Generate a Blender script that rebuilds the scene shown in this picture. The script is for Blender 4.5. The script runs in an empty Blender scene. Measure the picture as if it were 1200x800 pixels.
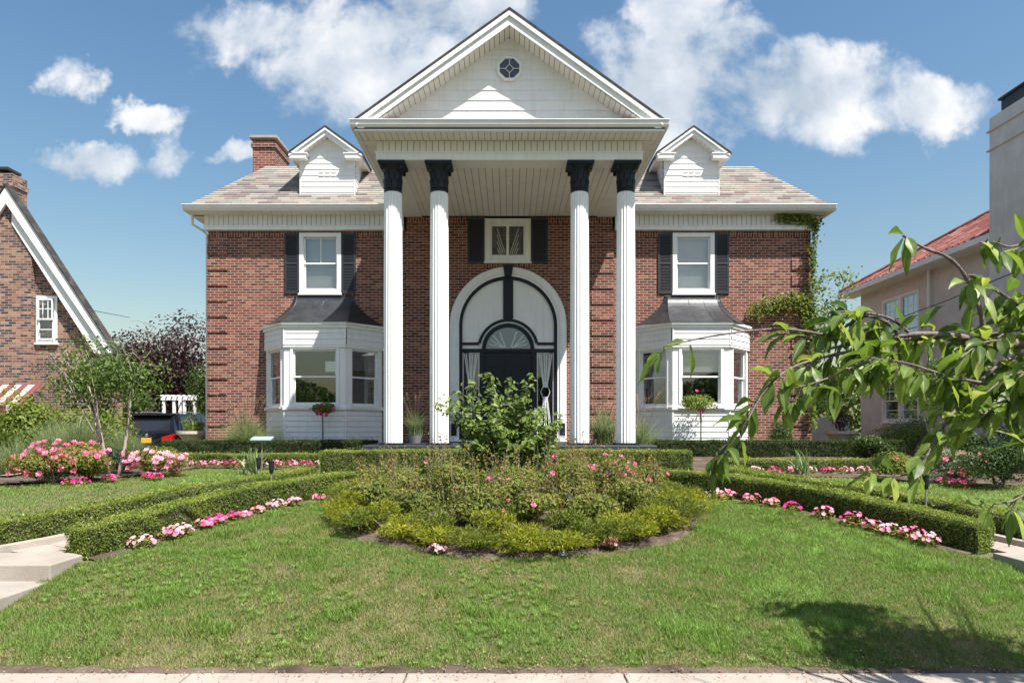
import bpy, math, random
import numpy as np
random.seed(7); RNG = np.random.default_rng(11)
R = math.radians
scene = bpy.context.scene
COL = scene.collection
F, CX, CY, CAMZ = 800.0, 597.0, 500.0, 1.75

# ------------------------------------------------------------------ scene graph helpers
def tag(o, label=None, cat=None, group=None, kind=None):
    if label: o['label'] = label
    if cat: o['category'] = cat
    if group: o['group'] = group
    if kind: o['kind'] = kind
    return o
def thing(name, label, cat, loc=(0, 0, 0), group=None):
    o = bpy.data.objects.new(name, None); COL.objects.link(o)
    o.location = loc; o.empty_display_size = .2
    return tag(o, label, cat, group)
def root_of(o):
    while o.parent: o = o.parent
    return o

# ------------------------------------------------------------------ mesh builder
class MB:
    def __init__(s):
        s.v = []; s.f = []; s.m = []; s.chunks = []; s.cur = 0
    def quad(s, *p):
        n = len(s.v); s.v += [tuple(q) for q in p]; s.f.append(tuple(range(n, n + len(p)))); s.m.append(s.cur)
    def hexa(s, b, t):
        n = len(s.v); k = len(b); s.v += [tuple(q) for q in b] + [tuple(q) for q in t]
        s.f.append(tuple(n + i for i in reversed(range(k)))); s.m.append(s.cur)
        s.f.append(tuple(n + k + i for i in range(k))); s.m.append(s.cur)
        for i in range(k):
            j = (i + 1) % k
            s.f.append((n + i, n + j, n + k + j, n + k + i)); s.m.append(s.cur)
    def box(s, x0, x1, y0, y1, z0, z1):
        s.hexa([(x0, y0, z0), (x1, y0, z0), (x1, y1, z0), (x0, y1, z0)], [(x0, y0, z1), (x1, y0, z1), (x1, y1, z1), (x0, y1, z1)])
    def prism_y(s, pts, y0, y1):        # polygon in x,z extruded along y
        s.hexa([(x, y0, z) for x, z in pts][::-1], [(x, y1, z) for x, z in pts][::-1])
    def prism_z(s, pts, z0, z1):
        s.hexa([(x, y, z0) for x, y in pts], [(x, y, z1) for x, y in pts])
    def prism_x(s, pts, x0, x1):        # polygon in y,z
        s.hexa([(x0, y, z) for y, z in pts], [(x1, y, z) for y, z in pts])
    def lathe(s, cx, cy, prof, n=24, flute=0, amp=0):
        base = len(s.v)
        for r, z in prof:
            for i in range(n):
                a = 2 * math.pi * i / n
                rr = r
                if flute: rr = r * (1 - amp * abs(math.sin(a * flute / 2)) ** .6)
                s.v.append((cx + rr * math.cos(a), cy + rr * math.sin(a), z))
        for k in range(len(prof) - 1):
            for i in range(n):
                j = (i + 1) % n
                s.f.append((base + k * n + i, base + k * n + j, base + (k + 1) * n + j, base + (k + 1) * n + i)); s.m.append(s.cur)
        s.f.append(tuple(base + i for i in reversed(range(n)))); s.m.append(s.cur)
        s.f.append(tuple(base + (len(prof) - 1) * n + i for i in range(n))); s.m.append(s.cur)
    def tube(s, pts, rad, n=6):
        P = [np.array(p, float) for p in pts]
        if not hasattr(rad, '__len__'): rad = [rad] * len(P)
        base = len(s.v); ref = np.array([.31, .2, .93])
        for i, p in enumerate(P):
            d = P[min(i + 1, len(P) - 1)] - P[max(i - 1, 0)]; d = d / (np.linalg.norm(d) + 1e-9)
            r_ = ref if abs(d @ ref) < .93 else np.array([1., 0, 0])
            u = np.cross(d, r_); u /= np.linalg.norm(u); w = np.cross(d, u)
            for k in range(n):
                a = 2 * math.pi * k / n
                s.v.append(tuple(p + rad[i] * (math.cos(a) * u + math.sin(a) * w)))
        for i in range(len(P) - 1):
            for k in range(n):
                j = (k + 1) % n
                s.f.append((base + i * n + k, base + i * n + j, base + (i + 1) * n + j, base + (i + 1) * n + k)); s.m.append(s.cur)
        s.f.append(tuple(base + k for k in reversed(range(n)))); s.m.append(s.cur)
        s.f.append(tuple(base + (len(P) - 1) * n + k for k in range(n))); s.m.append(s.cur)
    def add(s, V, Fc, rnd, mat=None):
        s.chunks.append((V, Fc, rnd, s.cur if mat is None else mat))
    def build(s, name, mats, parent=None, loc=None, smooth=False, bevel=0):
        if not isinstance(mats, (list, tuple)): mats = [mats]
        if parent is not None: org = np.array(root_of(parent).location[:])
        else: org = np.array(loc if loc is not None else (0, 0, 0), float)
        Vs = []; loops = []; tot = []; mi = []; rn = []; off = 0; uvs = []
        if s.v:
            V = np.array(s.v, float); Vs.append(V)
            zc = np.array([0, 0, 1.])
            for f, m in zip(s.f, s.m):
                loops.extend(f); tot.append(len(f)); mi.append(m); rn.append(random.random())
                P = V[list(f)]
                a = P; b = np.roll(P, -1, 0)
                nrm = np.array([np.sum((a[:, 1] - b[:, 1]) * (a[:, 2] + b[:, 2])), np.sum((a[:, 2] - b[:, 2]) * (a[:, 0] + b[:, 0])), np.sum((a[:, 0] - b[:, 0]) * (a[:, 1] + b[:, 1]))])
                l = np.linalg.norm(nrm); nrm = nrm / l if l > 1e-12 else zc
                if abs(nrm[2]) > .96: U = np.array([1., 0, 0]); W = np.array([0, 1., 0])
                else:
                    U = np.cross(zc, nrm); U /= np.linalg.norm(U); W = np.cross(nrm, U)
                uvs.append(np.stack([P @ U, P @ W], 1))
            off = len(V)
        loops = [np.array(loops, np.int64)]; tot = [np.array(tot, np.int64)]; mi = [np.array(mi, np.int64)]; rn = [np.array(rn, float)]
        for V, Fc, rnd, m in s.chunks:
            Vs.append(V); loops.append((Fc + off).ravel()); tot.append(np.full(len(Fc), Fc.shape[1])); mi.append(np.full(len(Fc), m)); rn.append(rnd)
            uvs.append(np.zeros((Fc.size, 2))); off += len(V)
        V = np.concatenate(Vs) - org; L = np.concatenate(loops).astype(np.int32); T = np.concatenate(tot).astype(np.int32)
        me = bpy.data.meshes.new(name)
        me.vertices.add(len(V)); me.vertices.foreach_set('co', V.astype(np.float32).ravel())
        me.loops.add(len(L)); me.loops.foreach_set('vertex_index', L)
        me.polygons.add(len(T)); me.polygons.foreach_set('loop_start', np.concatenate([[0], np.cumsum(T)[:-1]]).astype(np.int32))
        me.polygons.foreach_set('loop_total', T)
        me.polygons.foreach_set('material_index', np.concatenate(mi).astype(np.int32))
        me.update(calc_edges=True)
        me.polygons.foreach_set('use_smooth', np.full(len(T), bool(smooth)))
        uv = me.uv_layers.new(name='UVMap'); uv.data.foreach_set('uv', np.concatenate(uvs).astype(np.float32).ravel())
        at = me.attributes.new('rnd', 'FLOAT', 'FACE'); at.data.foreach_set('value', np.concatenate(rn).astype(np.float32))
        for m in mats: me.materials.append(m)
        o = bpy.data.objects.new(name, me); COL.objects.link(o)
        if parent is not None: o.parent = parent
        else: o.location = org
        if bevel:
            b = o.modifiers.new('bev', 'BEVEL'); b.width = bevel; b.segments = 2; b.limit_method = 'ANGLE'
        return o

class Seg:      # a vertical wall line: u metres along p0->p1, n metres outwards
    def __init__(s, p0, p1):
        s.p0 = np.array(p0, float); d = np.array(p1, float) - s.p0; s.L = np.linalg.norm(d); s.d = d / s.L; s.n = np.array([s.d[1], -s.d[0]])
    def P(s, u, n, z):
        q = s.p0 + s.d * u + s.n * n; return (q[0], q[1], z)
    def box(s, mb, u0, u1, z0, z1, n0, n1):
        if n1 < n0: n0, n1 = n1, n0
        mb.hexa([s.P(u0, n1, z0), s.P(u1, n1, z0), s.P(u1, n0, z0), s.P(u0, n0, z0)], [s.P(u0, n1, z1), s.P(u1, n1, z1), s.P(u1, n0, z1), s.P(u0, n0, z1)])
    def frame(s, mb, u0, u1, z0, z1, w, n0, n1, wb=None):
        wb = wb or w
        s.box(mb, u0, u0 + w, z0, z1, n0, n1); s.box(mb, u1 - w, u1, z0, z1, n0, n1)
        s.box(mb, u0 + w, u1 - w, z1 - w, z1, n0, n1); s.box(mb, u0 + w, u1 - w, z0, z0 + wb, n0, n1)
    def clap(s, mb, u0, u1, z0, z1, h=.12, lip=.016, n=0.0, lim=None):
        k = max(1, round((z1 - z0) / h)); h = (z1 - z0) / k
        for i in range(k):
            a = z0 + i * h; b = a + h
            if lim: l0, r0 = lim(a); l1, r1 = lim(b)
            else: l0, r0, l1, r1 = u0, u1, u0, u1
            if r0 - l0 < .01: continue
            if r1 < l1: r1 = l1 = (l1 + r1) / 2
            mb.quad(s.P(l0, n + lip, a), s.P(r0, n + lip, a), s.P(r1, n + .002, b), s.P(l1, n + .002, b))
            mb.quad(s.P(l0, n, a), s.P(r0, n, a), s.P(r0, n + lip, a), s.P(l0, n + lip, a))

# ------------------------------------------------------------------ numpy leaves, noise
def vnoise(x, y, seed=0):
    xi = np.floor(x).astype(np.int64); yi = np.floor(y).astype(np.int64); fx = x - xi; fy = y - yi
    fx = fx * fx * (3 - 2 * fx); fy = fy * fy * (3 - 2 * fy)
    def h(a, b):
        n = (a * 374761393 + b * 668265263 + seed * 974634777) & 0x7fffffff
        n = ((n ^ (n >> 13)) * 1274126177) & 0x7fffffff
        return ((n ^ (n >> 16)) & 0xffff) / 65535.0
    return (h(xi, yi) * (1 - fx) + h(xi + 1, yi) * fx) * (1 - fy) + (h(xi, yi + 1) * (1 - fx) + h(xi + 1, yi + 1) * fx) * fy
def fbm(x, y, seed=0, o=3):
    t = 0; a = .5; s = 0
    for k in range(o): t = t + a * vnoise(x * 2 ** k, y * 2 ** k, seed + k); s += a; a *= .5
    return t / s
def unit(a): return a / (np.linalg.norm(a, axis=-1, keepdims=True) + 1e-9)
def rvec(n): return unit(RNG.normal(size=(n, 3)))
def leaves(P, N, L, W, fold=.25, T=None, jit=.3):
    n = len(P); N = unit(N)
    if T is None: T = rvec(n)
    T = unit(T - N * np.sum(T * N, 1, keepdims=True)); B = np.cross(N, T)
    L = (np.ones(n) * L * RNG.uniform(1 - jit, 1 + jit, n))[:, None]; W = L * (W / np.mean(L)) if np.isscalar(W) else W[:, None]
    V = np.stack([P - T * L * .5, P + B * W * .5 + N * fold * W - T * L * .06, P + T * L * .5, P - B * W * .5 + N * fold * W - T * L * .06], 1)
    V = V.reshape(-1, 3); Fc = np.arange(4 * n).reshape(n, 4)
    return V, Fc
def blades(P, D, H, W, bend=.3, seg=1):
    """grass: P base, D lean dir (unit 3), height H, width W, one or more segments"""
    n = len(P); up = np.tile([0, 0, 1.], (n, 1)); side = unit(np.cross(D + 1e-3, up) + rvec(n) * .3)
    side[:, 2] *= .3; H = (np.ones(n) * H)[:, None]; W = (np.ones(n) * W)[:, None]
    if seg == 1:
        tip = P + up * H + D * H * bend
        V = np.stack([P - side * W / 2, P + side * W / 2, tip], 1).reshape(-1, 3)
        return V, np.arange(3 * n).reshape(n, 3)
    rows = []
    for k in range(seg + 1):
        t = k / seg; c = P + up * H * (t - .35 * bend * t * t * 1.2) + D * H * bend * t * t * 1.1
        w = W * (1 - t * .93) * (1 if k else .8)
        rows += [c - side * w / 2, c + side * w / 2]
    V = np.stack(rows, 1); k2 = 2 * (seg + 1)
    Fc = []
    idx = np.arange(n)[:, None] * k2
    for k in range(seg): Fc.append(idx + np.array([2 * k, 2 * k + 1, 2 * k + 3, 2 * k + 2]))
    return V.reshape(-1, 3), np.concatenate(Fc)
def petals(C, N, size, k=5, cup=.35):
    """open blossoms: k petals round centres C facing N"""
    n = len(C); N = unit(N); T = rvec(n); T = unit(T - N * np.sum(T * N, 1, keepdims=True)); B = np.cross(N, T)
    s = (np.ones(n) * size)[:, None]; Vs = []
    for i in range(k):
        a = 2 * math.pi * i / k; d = T * math.cos(a) + B * math.sin(a); e = -T * math.sin(a) + B * math.cos(a)
        Vs.append(np.stack([C, C + d * s * .33 + e * s * .24 + N * s * cup * .3, C + d * s * .56 + N * s * cup * .5, C + d * s * .33 - e * s * .24 + N * s * cup * .3], 1))
    V = np.concatenate(Vs).reshape(-1, 3); return V, np.arange(4 * n * k).reshape(-1, 4)

# ------------------------------------------------------------------ materials
def newmat(name):
    m = bpy.data.materials.new(name); m.use_nodes = True; nt = m.node_tree; nt.nodes.clear()
    out = nt.nodes.new('ShaderNodeOutputMaterial'); b = nt.nodes.new('ShaderNodeBsdfPrincipled')
    nt.links.new(b.outputs[0], out.inputs[0]); return m, nt, b, out
def N(nt, t, **k):
    n = nt.nodes.new(t)
    for a, v in k.items(): setattr(n, a, v)
    return n
def mth(nt, op, a, b=None, c=None, clamp=False):
    n = nt.nodes.new('ShaderNodeMath'); n.operation = op; n.use_clamp = clamp
    for i, v in enumerate((a, b, c)):
        if v is None: continue
        if isinstance(v, (int, float)): n.inputs[i].default_value = v
        else: nt.links.new(v, n.inputs[i])
    return n.outputs[0]
def ramp(nt, fac, stops, interp='LINEAR'):
    r = nt.nodes.new('ShaderNodeValToRGB'); r.color_ramp.interpolation = interp
    e = r.color_ramp.elements
    while len(e) < len(stops): e.new(.5)
    for i, (p, c) in enumerate(stops): e[i].position = p; e[i].color = (*c, 1)
    nt.links.new(fac, r.inputs[0]); return r.outputs[0]
def mix(nt, fac, a, b, bt='MIX'):
    n = nt.nodes.new('ShaderNodeMix'); n.data_type = 'RGBA'; n.blend_type = bt
    for s, v in ((n.inputs[0], fac), (n.inputs[6], a), (n.inputs[7], b)):
        if isinstance(v, (int, float)): s.default_value = v
        elif isinstance(v, tuple): s.default_value = (*v, 1)
        else: nt.links.new(v, s)
    return n.outputs[2]
def noise(nt, vec, scale, detail=4, rough=.55):
    n = nt.nodes.new('ShaderNodeTexNoise'); n.inputs['Scale'].default_value = scale; n.inputs['Detail'].default_value = detail; n.inputs['Roughness'].default_value = rough
    if vec is not None: nt.links.new(vec, n.inputs['Vector'])
    return n.outputs['Fac']
def geo(nt): return nt.nodes.new('ShaderNodeNewGeometry').outputs['Position']
def bump(nt, bsdf, h, strength=.4, dist=.01):
    b = nt.nodes.new('ShaderNodeBump'); b.inputs['Strength'].default_value = strength; b.inputs['Distance'].default_value = dist
    nt.links.new(h, b.inputs['Height']); nt.links.new(b.outputs[0], bsdf.inputs['Normal'])
def paint(name, c, rough=.5, var=.08, spec=.4, metal=0, bscale=60, bstr=.08, dirt=None, streak=None):
    m, nt, b, o = newmat(name); p = geo(nt)
    f = noise(nt, p, 3.0, 5)
    lo = tuple(x * (1 - var) for x in c); hi = tuple(min(1, x * (1 + var)) for x in c)
    col = ramp(nt, f, [(.3, lo), (.7, hi)])
    if dirt:
        f2 = noise(nt, p, 9, 6, .7); k = mth(nt, 'GREATER_THAN', f2, .6); f3 = ramp(nt, f2, [(.52, (0, 0, 0)), (.72, (1, 1, 1))])
        col = mix(nt, mth(nt, 'MULTIPLY', f3, .35), col, dirt)
    if streak:
        mp = N(nt, 'ShaderNodeMapping'); mp.inputs['Scale'].default_value = (14, 14, .9); nt.links.new(p, mp.inputs[0]); f4 = noise(nt, mp.outputs[0], 1.0, 5, .6)
        col = mix(nt, mth(nt, 'MULTIPLY', ramp(nt, f4, [(.5, (0, 0, 0)), (.75, (1, 1, 1))]), .5), col, streak)
    nt.links.new(col, b.inputs['Base Color'])
    b.inputs['Roughness'].default_value = rough; b.inputs['Specular IOR Level'].default_value = spec; b.inputs['Metallic'].default_value = metal
    if bstr: bump(nt, b, noise(nt, p, bscale, 3), bstr, .01)
    return m
def cells(name, w, h, mortar, stops, mcol, rough=.85, off=.5, rot=False, big=None, bdist=.008, jitter=0):
    """individually coloured bricks / slates, from the metre UVs"""
    m, nt, b, o = newmat(name)
    uv = N(nt, 'ShaderNodeUVMap').outputs[0]; sp = N(nt, 'ShaderNodeSeparateXYZ'); nt.links.new(uv, sp.inputs[0])
    U, V = (sp.outputs[1], sp.outputs[0]) if rot else (sp.outputs[0], sp.outputs[1])
    v = mth(nt, 'DIVIDE', V, h); row = mth(nt, 'FLOOR', v)
    shift = mth(nt, 'MULTIPLY', mth(nt, 'FRACT', mth(nt, 'MULTIPLY', row, .5)), off * 2)
    if jitter:
        wn0 = N(nt, 'ShaderNodeTexWhiteNoise', noise_dimensions='1D'); nt.links.new(row, wn0.inputs['W'])
        shift = mth(nt, 'ADD', shift, mth(nt, 'MULTIPLY', wn0.outputs[0], jitter))
    u = mth(nt, 'ADD', mth(nt, 'DIVIDE', U, w), shift); colm = mth(nt, 'FLOOR', u)
    cb = N(nt, 'ShaderNodeCombineXYZ'); nt.links.new(colm, cb.inputs[0]); nt.links.new(row, cb.inputs[1])
    wn = N(nt, 'ShaderNodeTexWhiteNoise', noise_dimensions='3D'); nt.links.new(cb.outputs[0], wn.inputs['Vector'])
    col = ramp(nt, wn.outputs[0], stops, 'LINEAR')
    p = geo(nt)
    col = mix(nt, .35, col, ramp(nt, noise(nt, p, 25, 4), [(.3, (.35, .35, .35)), (.7, (.65, .65, .65))]), 'OVERLAY')
    if big: col = mix(nt, ramp(nt, noise(nt, p, .8, 4), [(.45, (0, 0, 0)), (.7, (.5, .5, .5))]), col, big)
    fu = mth(nt, 'MULTIPLY', mth(nt, 'FRACT', u), w); fv = mth(nt, 'MULTIPLY', mth(nt, 'FRACT', v), h)
    mm = mth(nt, 'MAXIMUM', mth(nt, 'LESS_THAN', fu, mortar), mth(nt, 'LESS_THAN', fv, mortar))
    nt.links.new(mix(nt, mm, col, mcol), b.inputs['Base Color']); b.inputs['Roughness'].default_value = rough; b.inputs['Specular IOR Level'].default_value = .25
    hgt = mth(nt, 'ADD', mth(nt, 'SUBTRACT', 1.0, mm), mth(nt, 'MULTIPLY', noise(nt, p, 90, 3), .4))
    bump(nt, b, hgt, .5, bdist)
    return m
def leafmat(name, stops, rough=.5, trans=.35, spec=.25, patch=.25):
    m, nt, b, o = newmat(name)
    a = N(nt, 'ShaderNodeAttribute', attribute_name='rnd').outputs['Fac']
    f = mth(nt, 'ADD', mth(nt, 'MULTIPLY', a, 1 - patch), mth(nt, 'MULTIPLY', noise(nt, geo(nt), 5, 3), patch))
    c = ramp(nt, f, stops); nt.links.new(c, b.inputs['Base Color'])
    b.inputs['Roughness'].default_value = rough; b.inputs['Specular IOR Level'].default_value = spec
    t = N(nt, 'ShaderNodeBsdfTranslucent'); h = N(nt, 'ShaderNodeHueSaturation'); h.inputs['Value'].default_value = 1.5; h.inputs['Saturation'].default_value = 1.1
    nt.links.new(c, h.inputs['Color']); nt.links.new(h.outputs[0], t.inputs['Color'])
    mx = N(nt, 'ShaderNodeMixShader'); mx.inputs[0].default_value = trans
    nt.links.new(b.outputs[0], mx.inputs[1]); nt.links.new(t.outputs[0], mx.inputs[2]); nt.links.new(mx.outputs[0], o.inputs[0])
    return m
def glassmat(name, refl=.07, tint=(.93, .95, .95)):
    m, nt, b, o = newmat(name); nt.nodes.remove(b)
    g = N(nt, 'ShaderNodeBsdfGlossy'); g.inputs['Roughness'].default_value = .02; g.inputs['Color'].default_value = (.9, .93, .97, 1)
    t = N(nt, 'ShaderNodeBsdfTransparent'); t.inputs['Color'].default_value = (*tint, 1)
    fr = N(nt, 'ShaderNodeLayerWeight'); fr.inputs[0].default_value = .35
    k = mth(nt, 'ADD', mth(nt, 'MULTIPLY', fr.outputs['Fresnel'], .55), refl, clamp=True)
    mx = N(nt, 'ShaderNodeMixShader'); nt.links.new(k, mx.inputs[0]); nt.links.new(t.outputs[0], mx.inputs[1]); nt.links.new(g.outputs[0], mx.inputs[2])
    nt.links.new(mx.outputs[0], o.inputs[0]); return m

BR = [(0, (.075, .027, .022)), (.2, (.125, .04, .028)), (.6, (.17, .052, .033)), (.88, (.215, .074, .045)), (1, (.28, .125, .08))]
M = {}
M['brick'] = cells('red_brick', .205, .0677, .0125, BR, (.42, .35, .3))
M['soldier'] = cells('soldier_brick', .205, .0677, .0115, BR, (.42, .35, .3), rot=True)
M['nbrick'] = cells('tan_brick', .205, .0677, .013, [(0, (.045, .035, .045)), (.35, (.1, .06, .055)), (.5, (.2, .095, .065)), (.75, (.29, .15, .095)), (1, (.36, .22, .15))], (.34, .3, .27), big=(.15, .075, .055))
M['slate'] = cells('mottled_slate', .34, .109, .007, [(0, (.15, .11, .11)), (.15, (.25, .215, .19)), (.38, (.33, .305, .265)), (.55, (.2, .21, .19)), (.78, (.34, .31, .265)), (.9, (.24, .17, .16)), (1, (.13, .13, .14))], (.1, .09, .08), jitter=.7, off=.5, bdist=.02)
M['shingle'] = cells('dark_shingle', .3, .14, .006, [(0, (.03, .03, .032)), (1, (.07, .065, .06))], (.02, .02, .02), jitter=.6)
M['redtile'] = cells('red_clay_tile', .24, .3, .012, [(0, (.12, .038, .033)), (.5, (.18, .058, .048)), (1, (.29, .14, .12))], (.12, .04, .04), off=0, bdist=.03)
M['white'] = paint('white_paint', (.8, .8, .79), .45, .03, bstr=.06, streak=(.62, .6, .56))
M['siding'] = paint('white_vinyl_siding', (.78, .78, .775), .5, .03, dirt=(.6, .58, .54), streak=(.6, .58, .54))
M['soffit'] = paint('bounce_warmed_vinyl_soffit', (.78, .745, .69), .55, .05)  # white vinyl, with the warm bounce light put into its colour
M['alum'] = paint('grey_white_gutter', (.74, .745, .74), .4, .05, dirt=(.55, .53, .5))
M['gap'] = paint('dark_groove', (.12, .11, .1), .8, .1)
M['black'] = paint('black_navy_paint', (.012, .015, .022), .5, .15, spec=.3)
M['shutter'] = paint('charcoal_shutter', (.03, .033, .04), .5, .1)
M['bayroof'] = paint('aged_black_metal', (.035, .037, .042), .45, .35, spec=.6, metal=.35, bscale=8, bstr=.2, dirt=(.16, .16, .16))
M['stucco'] = paint('grey_stucco', (.6, .575, .56), .9, .1, spec=.2, bscale=40, bstr=.35, dirt=(.46, .43, .41), streak=(.48, .45, .43))
M['concrete'] = paint('pale_concrete', (.33, .29, .25), .85, .12, spec=.25, bscale=70, bstr=.3, dirt=(.22, .185, .155))
M['pinkpave'] = paint('pinkish_paver', (.33, .27, .235), .85, .18, spec=.25, bscale=40, bstr=.4, dirt=(.2, .17, .14))
M['stone'] = paint('carved_stone', (.48, .43, .36), .85, .15, dirt=(.25, .23, .2))
M['asphalt'] = paint('asphalt', (.055, .055, .056), .9, .15, bscale=90, bstr=.5)
M['soil'] = paint('bark_mulch_soil', (.1, .075, .058), .95, .5, spec=.1, bscale=35, bstr=1.0, dirt=(.21, .17, .13))
M['bark'] = paint('grey_brown_bark', (.17, .14, .125), .85, .3, spec=.2, bscale=30, bstr=.7, dirt=(.28, .26, .24))
M['cherrybark'] = paint('cherry_bark', (.14, .105, .095), .6, .3, spec=.4, bscale=60, bstr=.7, dirt=(.3, .27, .26))
M['palebark'] = paint('pale_smooth_bark', (.36, .3, .25), .7, .2, bscale=20, bstr=.4, dirt=(.22, .18, .15))
M['twig'] = paint('twig_core', (.05, .045, .025), .9, .3, bscale=25, bstr=.8)
M['blind'] = paint('pale_blind', (.78, .79, .78), .7, .03)
M['dim_room'] = paint('dim_interior', (.05, .05, .055), .9, .2)  # near-black inner surfaces: the dimness of the rooms is put into the colour
M['cardark'] = paint('black_car_paint', (.008, .009, .014), .12, .0, spec=.6, bstr=0)
M['tyre'] = paint('tyre_rubber', (.02, .02, .02), .9, .1)
M['chrome'] = paint('bright_metal', (.6, .6, .62), .25, .05, metal=.9, bstr=0)
M['taillight'] = paint('red_lens', (.5, .012, .015), .15, .05, spec=.6, bstr=0)
M['plate'] = paint('orange_yellow_plate', (.8, .42, .03), .4, .03, bstr=0)
M['carglass'] = paint('dark_car_glass', (.02, .022, .026), .06, 0, spec=.8, bstr=0)
M['bluepl'] = paint('pale_blue_plate', (.28, .38, .5), .5, .05)
M['awnred'] = paint('awning_red', (.17, .045, .045), .8, .1)
M['awnwhite'] = paint('awning_cream', (.5, .42, .36), .8, .05)
M['steelgrey'] = paint('grey_metal', (.3, .3, .31), .4, .1, metal=.5)
M['glass'] = glassmat('window_glass')
M['leadglass'] = glassmat('leaded_glass', .1, (.35, .4, .45))
M['came'] = paint('pale_bevel_came', (.75, .76, .77), .4, .05, metal=0, bstr=0)
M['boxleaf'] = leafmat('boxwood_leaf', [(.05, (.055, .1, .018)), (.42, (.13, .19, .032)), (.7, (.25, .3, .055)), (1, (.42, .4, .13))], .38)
M['boxdark'] = leafmat('yew_leaf', [(.05, (.02, .042, .012)), (.5, (.045, .085, .02)), (1, (.11, .155, .04))], .42)
M['roseleaf'] = leafmat('rose_leaf', [(.05, (.05, .085, .02)), (.36, (.13, .165, .035)), (.6, (.22, .245, .055)), (.8, (.33, .24, .08)), (1, (.38, .11, .06))], .65, .35, .15)
M['juniper'] = leafmat('golden_juniper', [(.05, (.1, .13, .012)), (.5, (.24, .26, .025)), (.85, (.4, .38, .04)), (1, (.42, .3, .06))], .5)
M['juniper2'] = leafmat('olive_juniper', [(.05, (.06, .09, .012)), (.5, (.14, .175, .025)), (.85, (.26, .27, .04)), (1, (.34, .26, .06))], .5)
M['silverleaf'] = leafmat('silver_leaf', [(.1, (.12, .17, .09)), (1, (.34, .4, .26))], .6)
M['hibleaf'] = leafmat('broad_light_leaf', [(.05, (.06, .1, .02)), (.5, (.14, .2, .045)), (.85, (.24, .31, .08)), (1, (.3, .22, .07))], .4)
M['cherryleaf'] = leafmat('cherry_leaf', [(.05, (.055, .1, .022)), (.42, (.115, .18, .035)), (.72, (.21, .29, .055)), (.95, (.38, .42, .09)), (1, (.28, .1, .04))], .42, .42, .35)
M['myrtle'] = leafmat('myrtle_leaf', [(.05, (.05, .09, .02)), (.5, (.1, .16, .035)), (.9, (.18, .23, .05)), (1, (.28, .12, .05))], .42)
M['grasscl'] = leafmat('ornamental_grass', [(.05, (.1, .14, .05)), (.5, (.2, .26, .11)), (.85, (.34, .38, .2)), (1, (.46, .38, .24))], .55, .3)
M['plume'] = leafmat('dry_plume', [(.1, (.3, .2, .12)), (1, (.5, .38, .26))], .8, .4)
M['yucca'] = leafmat('yucca_blade', [(.1, (.12, .2, .07)), (.6, (.24, .32, .13)), (1, (.5, .52, .28))], .45, .2)
M['purple'] = leafmat('purple_leaf', [(.1, (.03, .016, .02)), (.6, (.075, .035, .04)), (1, (.16, .08, .08))], .4)
M['treeleaf'] = leafmat('green_tree_leaf', [(.05, (.03, .06, .015)), (.5, (.07, .11, .025)), (1, (.14, .19, .05))], .45)
M['limeleaf'] = leafmat('vine_leaf', [(.05, (.07, .12, .02)), (.5, (.16, .22, .035)), (1, (.3, .32, .06))], .42)
M['pink'] = leafmat('pink_petal', [(.05, (.62, .06, .2)), (.5, (.82, .24, .4)), (1, (.9, .52, .58))], .5, .35, .2, patch=.1)
M['hotpink'] = leafmat('magenta_petal', [(.05, (.5, .01, .14)), (.6, (.75, .05, .28)), (1, (.85, .25, .42))], .5, .35, .2, patch=.1)
M['salmon'] = leafmat('salmon_petal', [(.05, (.7, .1, .14)), (.6, (.88, .3, .33)), (1, (.9, .5, .5))], .5, .35, .2, patch=.1)
M['palepink'] = leafmat('pale_pink_petal', [(.05, (.75, .3, .42)), (1, (.92, .62, .66))], .5, .35, .2, patch=.1)
M['blade'] = leafmat('lawn_blade', [(.0, (.38, .31, .17)), (.22, (.27, .245, .1)), (.4, (.175, .215, .055)), (.62, (.13, .21, .04)), (.82, (.165, .275, .05)), (1, (.26, .38, .1))], .55, .3, .25, patch=.0)
# terrain
m, nt, b, o = newmat('turf_ground'); p = geo(nt)
c = ramp(nt, noise(nt, p, .9, 6, .65), [(.3, (.07, .09, .03)), (.5, (.1, .11, .04)), (.7, (.17, .14, .08))])
c = mix(nt, ramp(nt, noise(nt, p, 14, 4), [(.4, (0, 0, 0)), (.7, (.6, .6, .6))]), c, (.13, .1, .06))
nt.links.new(c, b.inputs['Base Color']); b.inputs['Roughness'].default_value = .95; bump(nt, b, noise(nt, p, 40, 4), .8, .02); M['turf'] = m

# ------------------------------------------------------------------ terrain
PY = np.array([-3000, 4.84, 6.9, 8.9, 10, 12, 13.5, 16, 17.8, 30, 3000.]); PZ = np.array([0, 0, .40, .68, .76, .85, .87, 1.03, 1.05, 1.05, 1.05])
def zt(x, y):
    x = np.asarray(x, float); y = np.asarray(y, float)
    z = (np.interp(y - .12, PY, PZ) + np.interp(y, PY, PZ) + np.interp(y + .12, PY, PZ)) / 3
    zd = np.interp(y, [4.8, 12, 20, 23, 3000], [0, .5, .42, .36, .36])
    t = np.clip((-x - 8.9) / 1.7, 0, 1); t = t * t * (3 - 2 * t)
    z = z * (1 - t) + zd * t
    return z + 0 * x
def zs(x, y): return float(zt(x, y))
def gp(px, py):                                   # where the ray through this spot of the photograph meets the ground
    d = 8.0
    lo, hi = 3., 40.
    u = (px - CX) / F; v = (py - CY) / F
    f = lambda d: (CAMZ - zs(u * d, d)) - v * d
    for _ in range(50):
        mid = (lo + hi) / 2
        if f(mid) > 0: lo = mid
        else: hi = mid
    return (u * lo, lo, zs(u * lo, lo))
def at(px, py, d): return ((px - CX) / F * d, d, CAMZ + (CY - py) / F * d)
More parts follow.
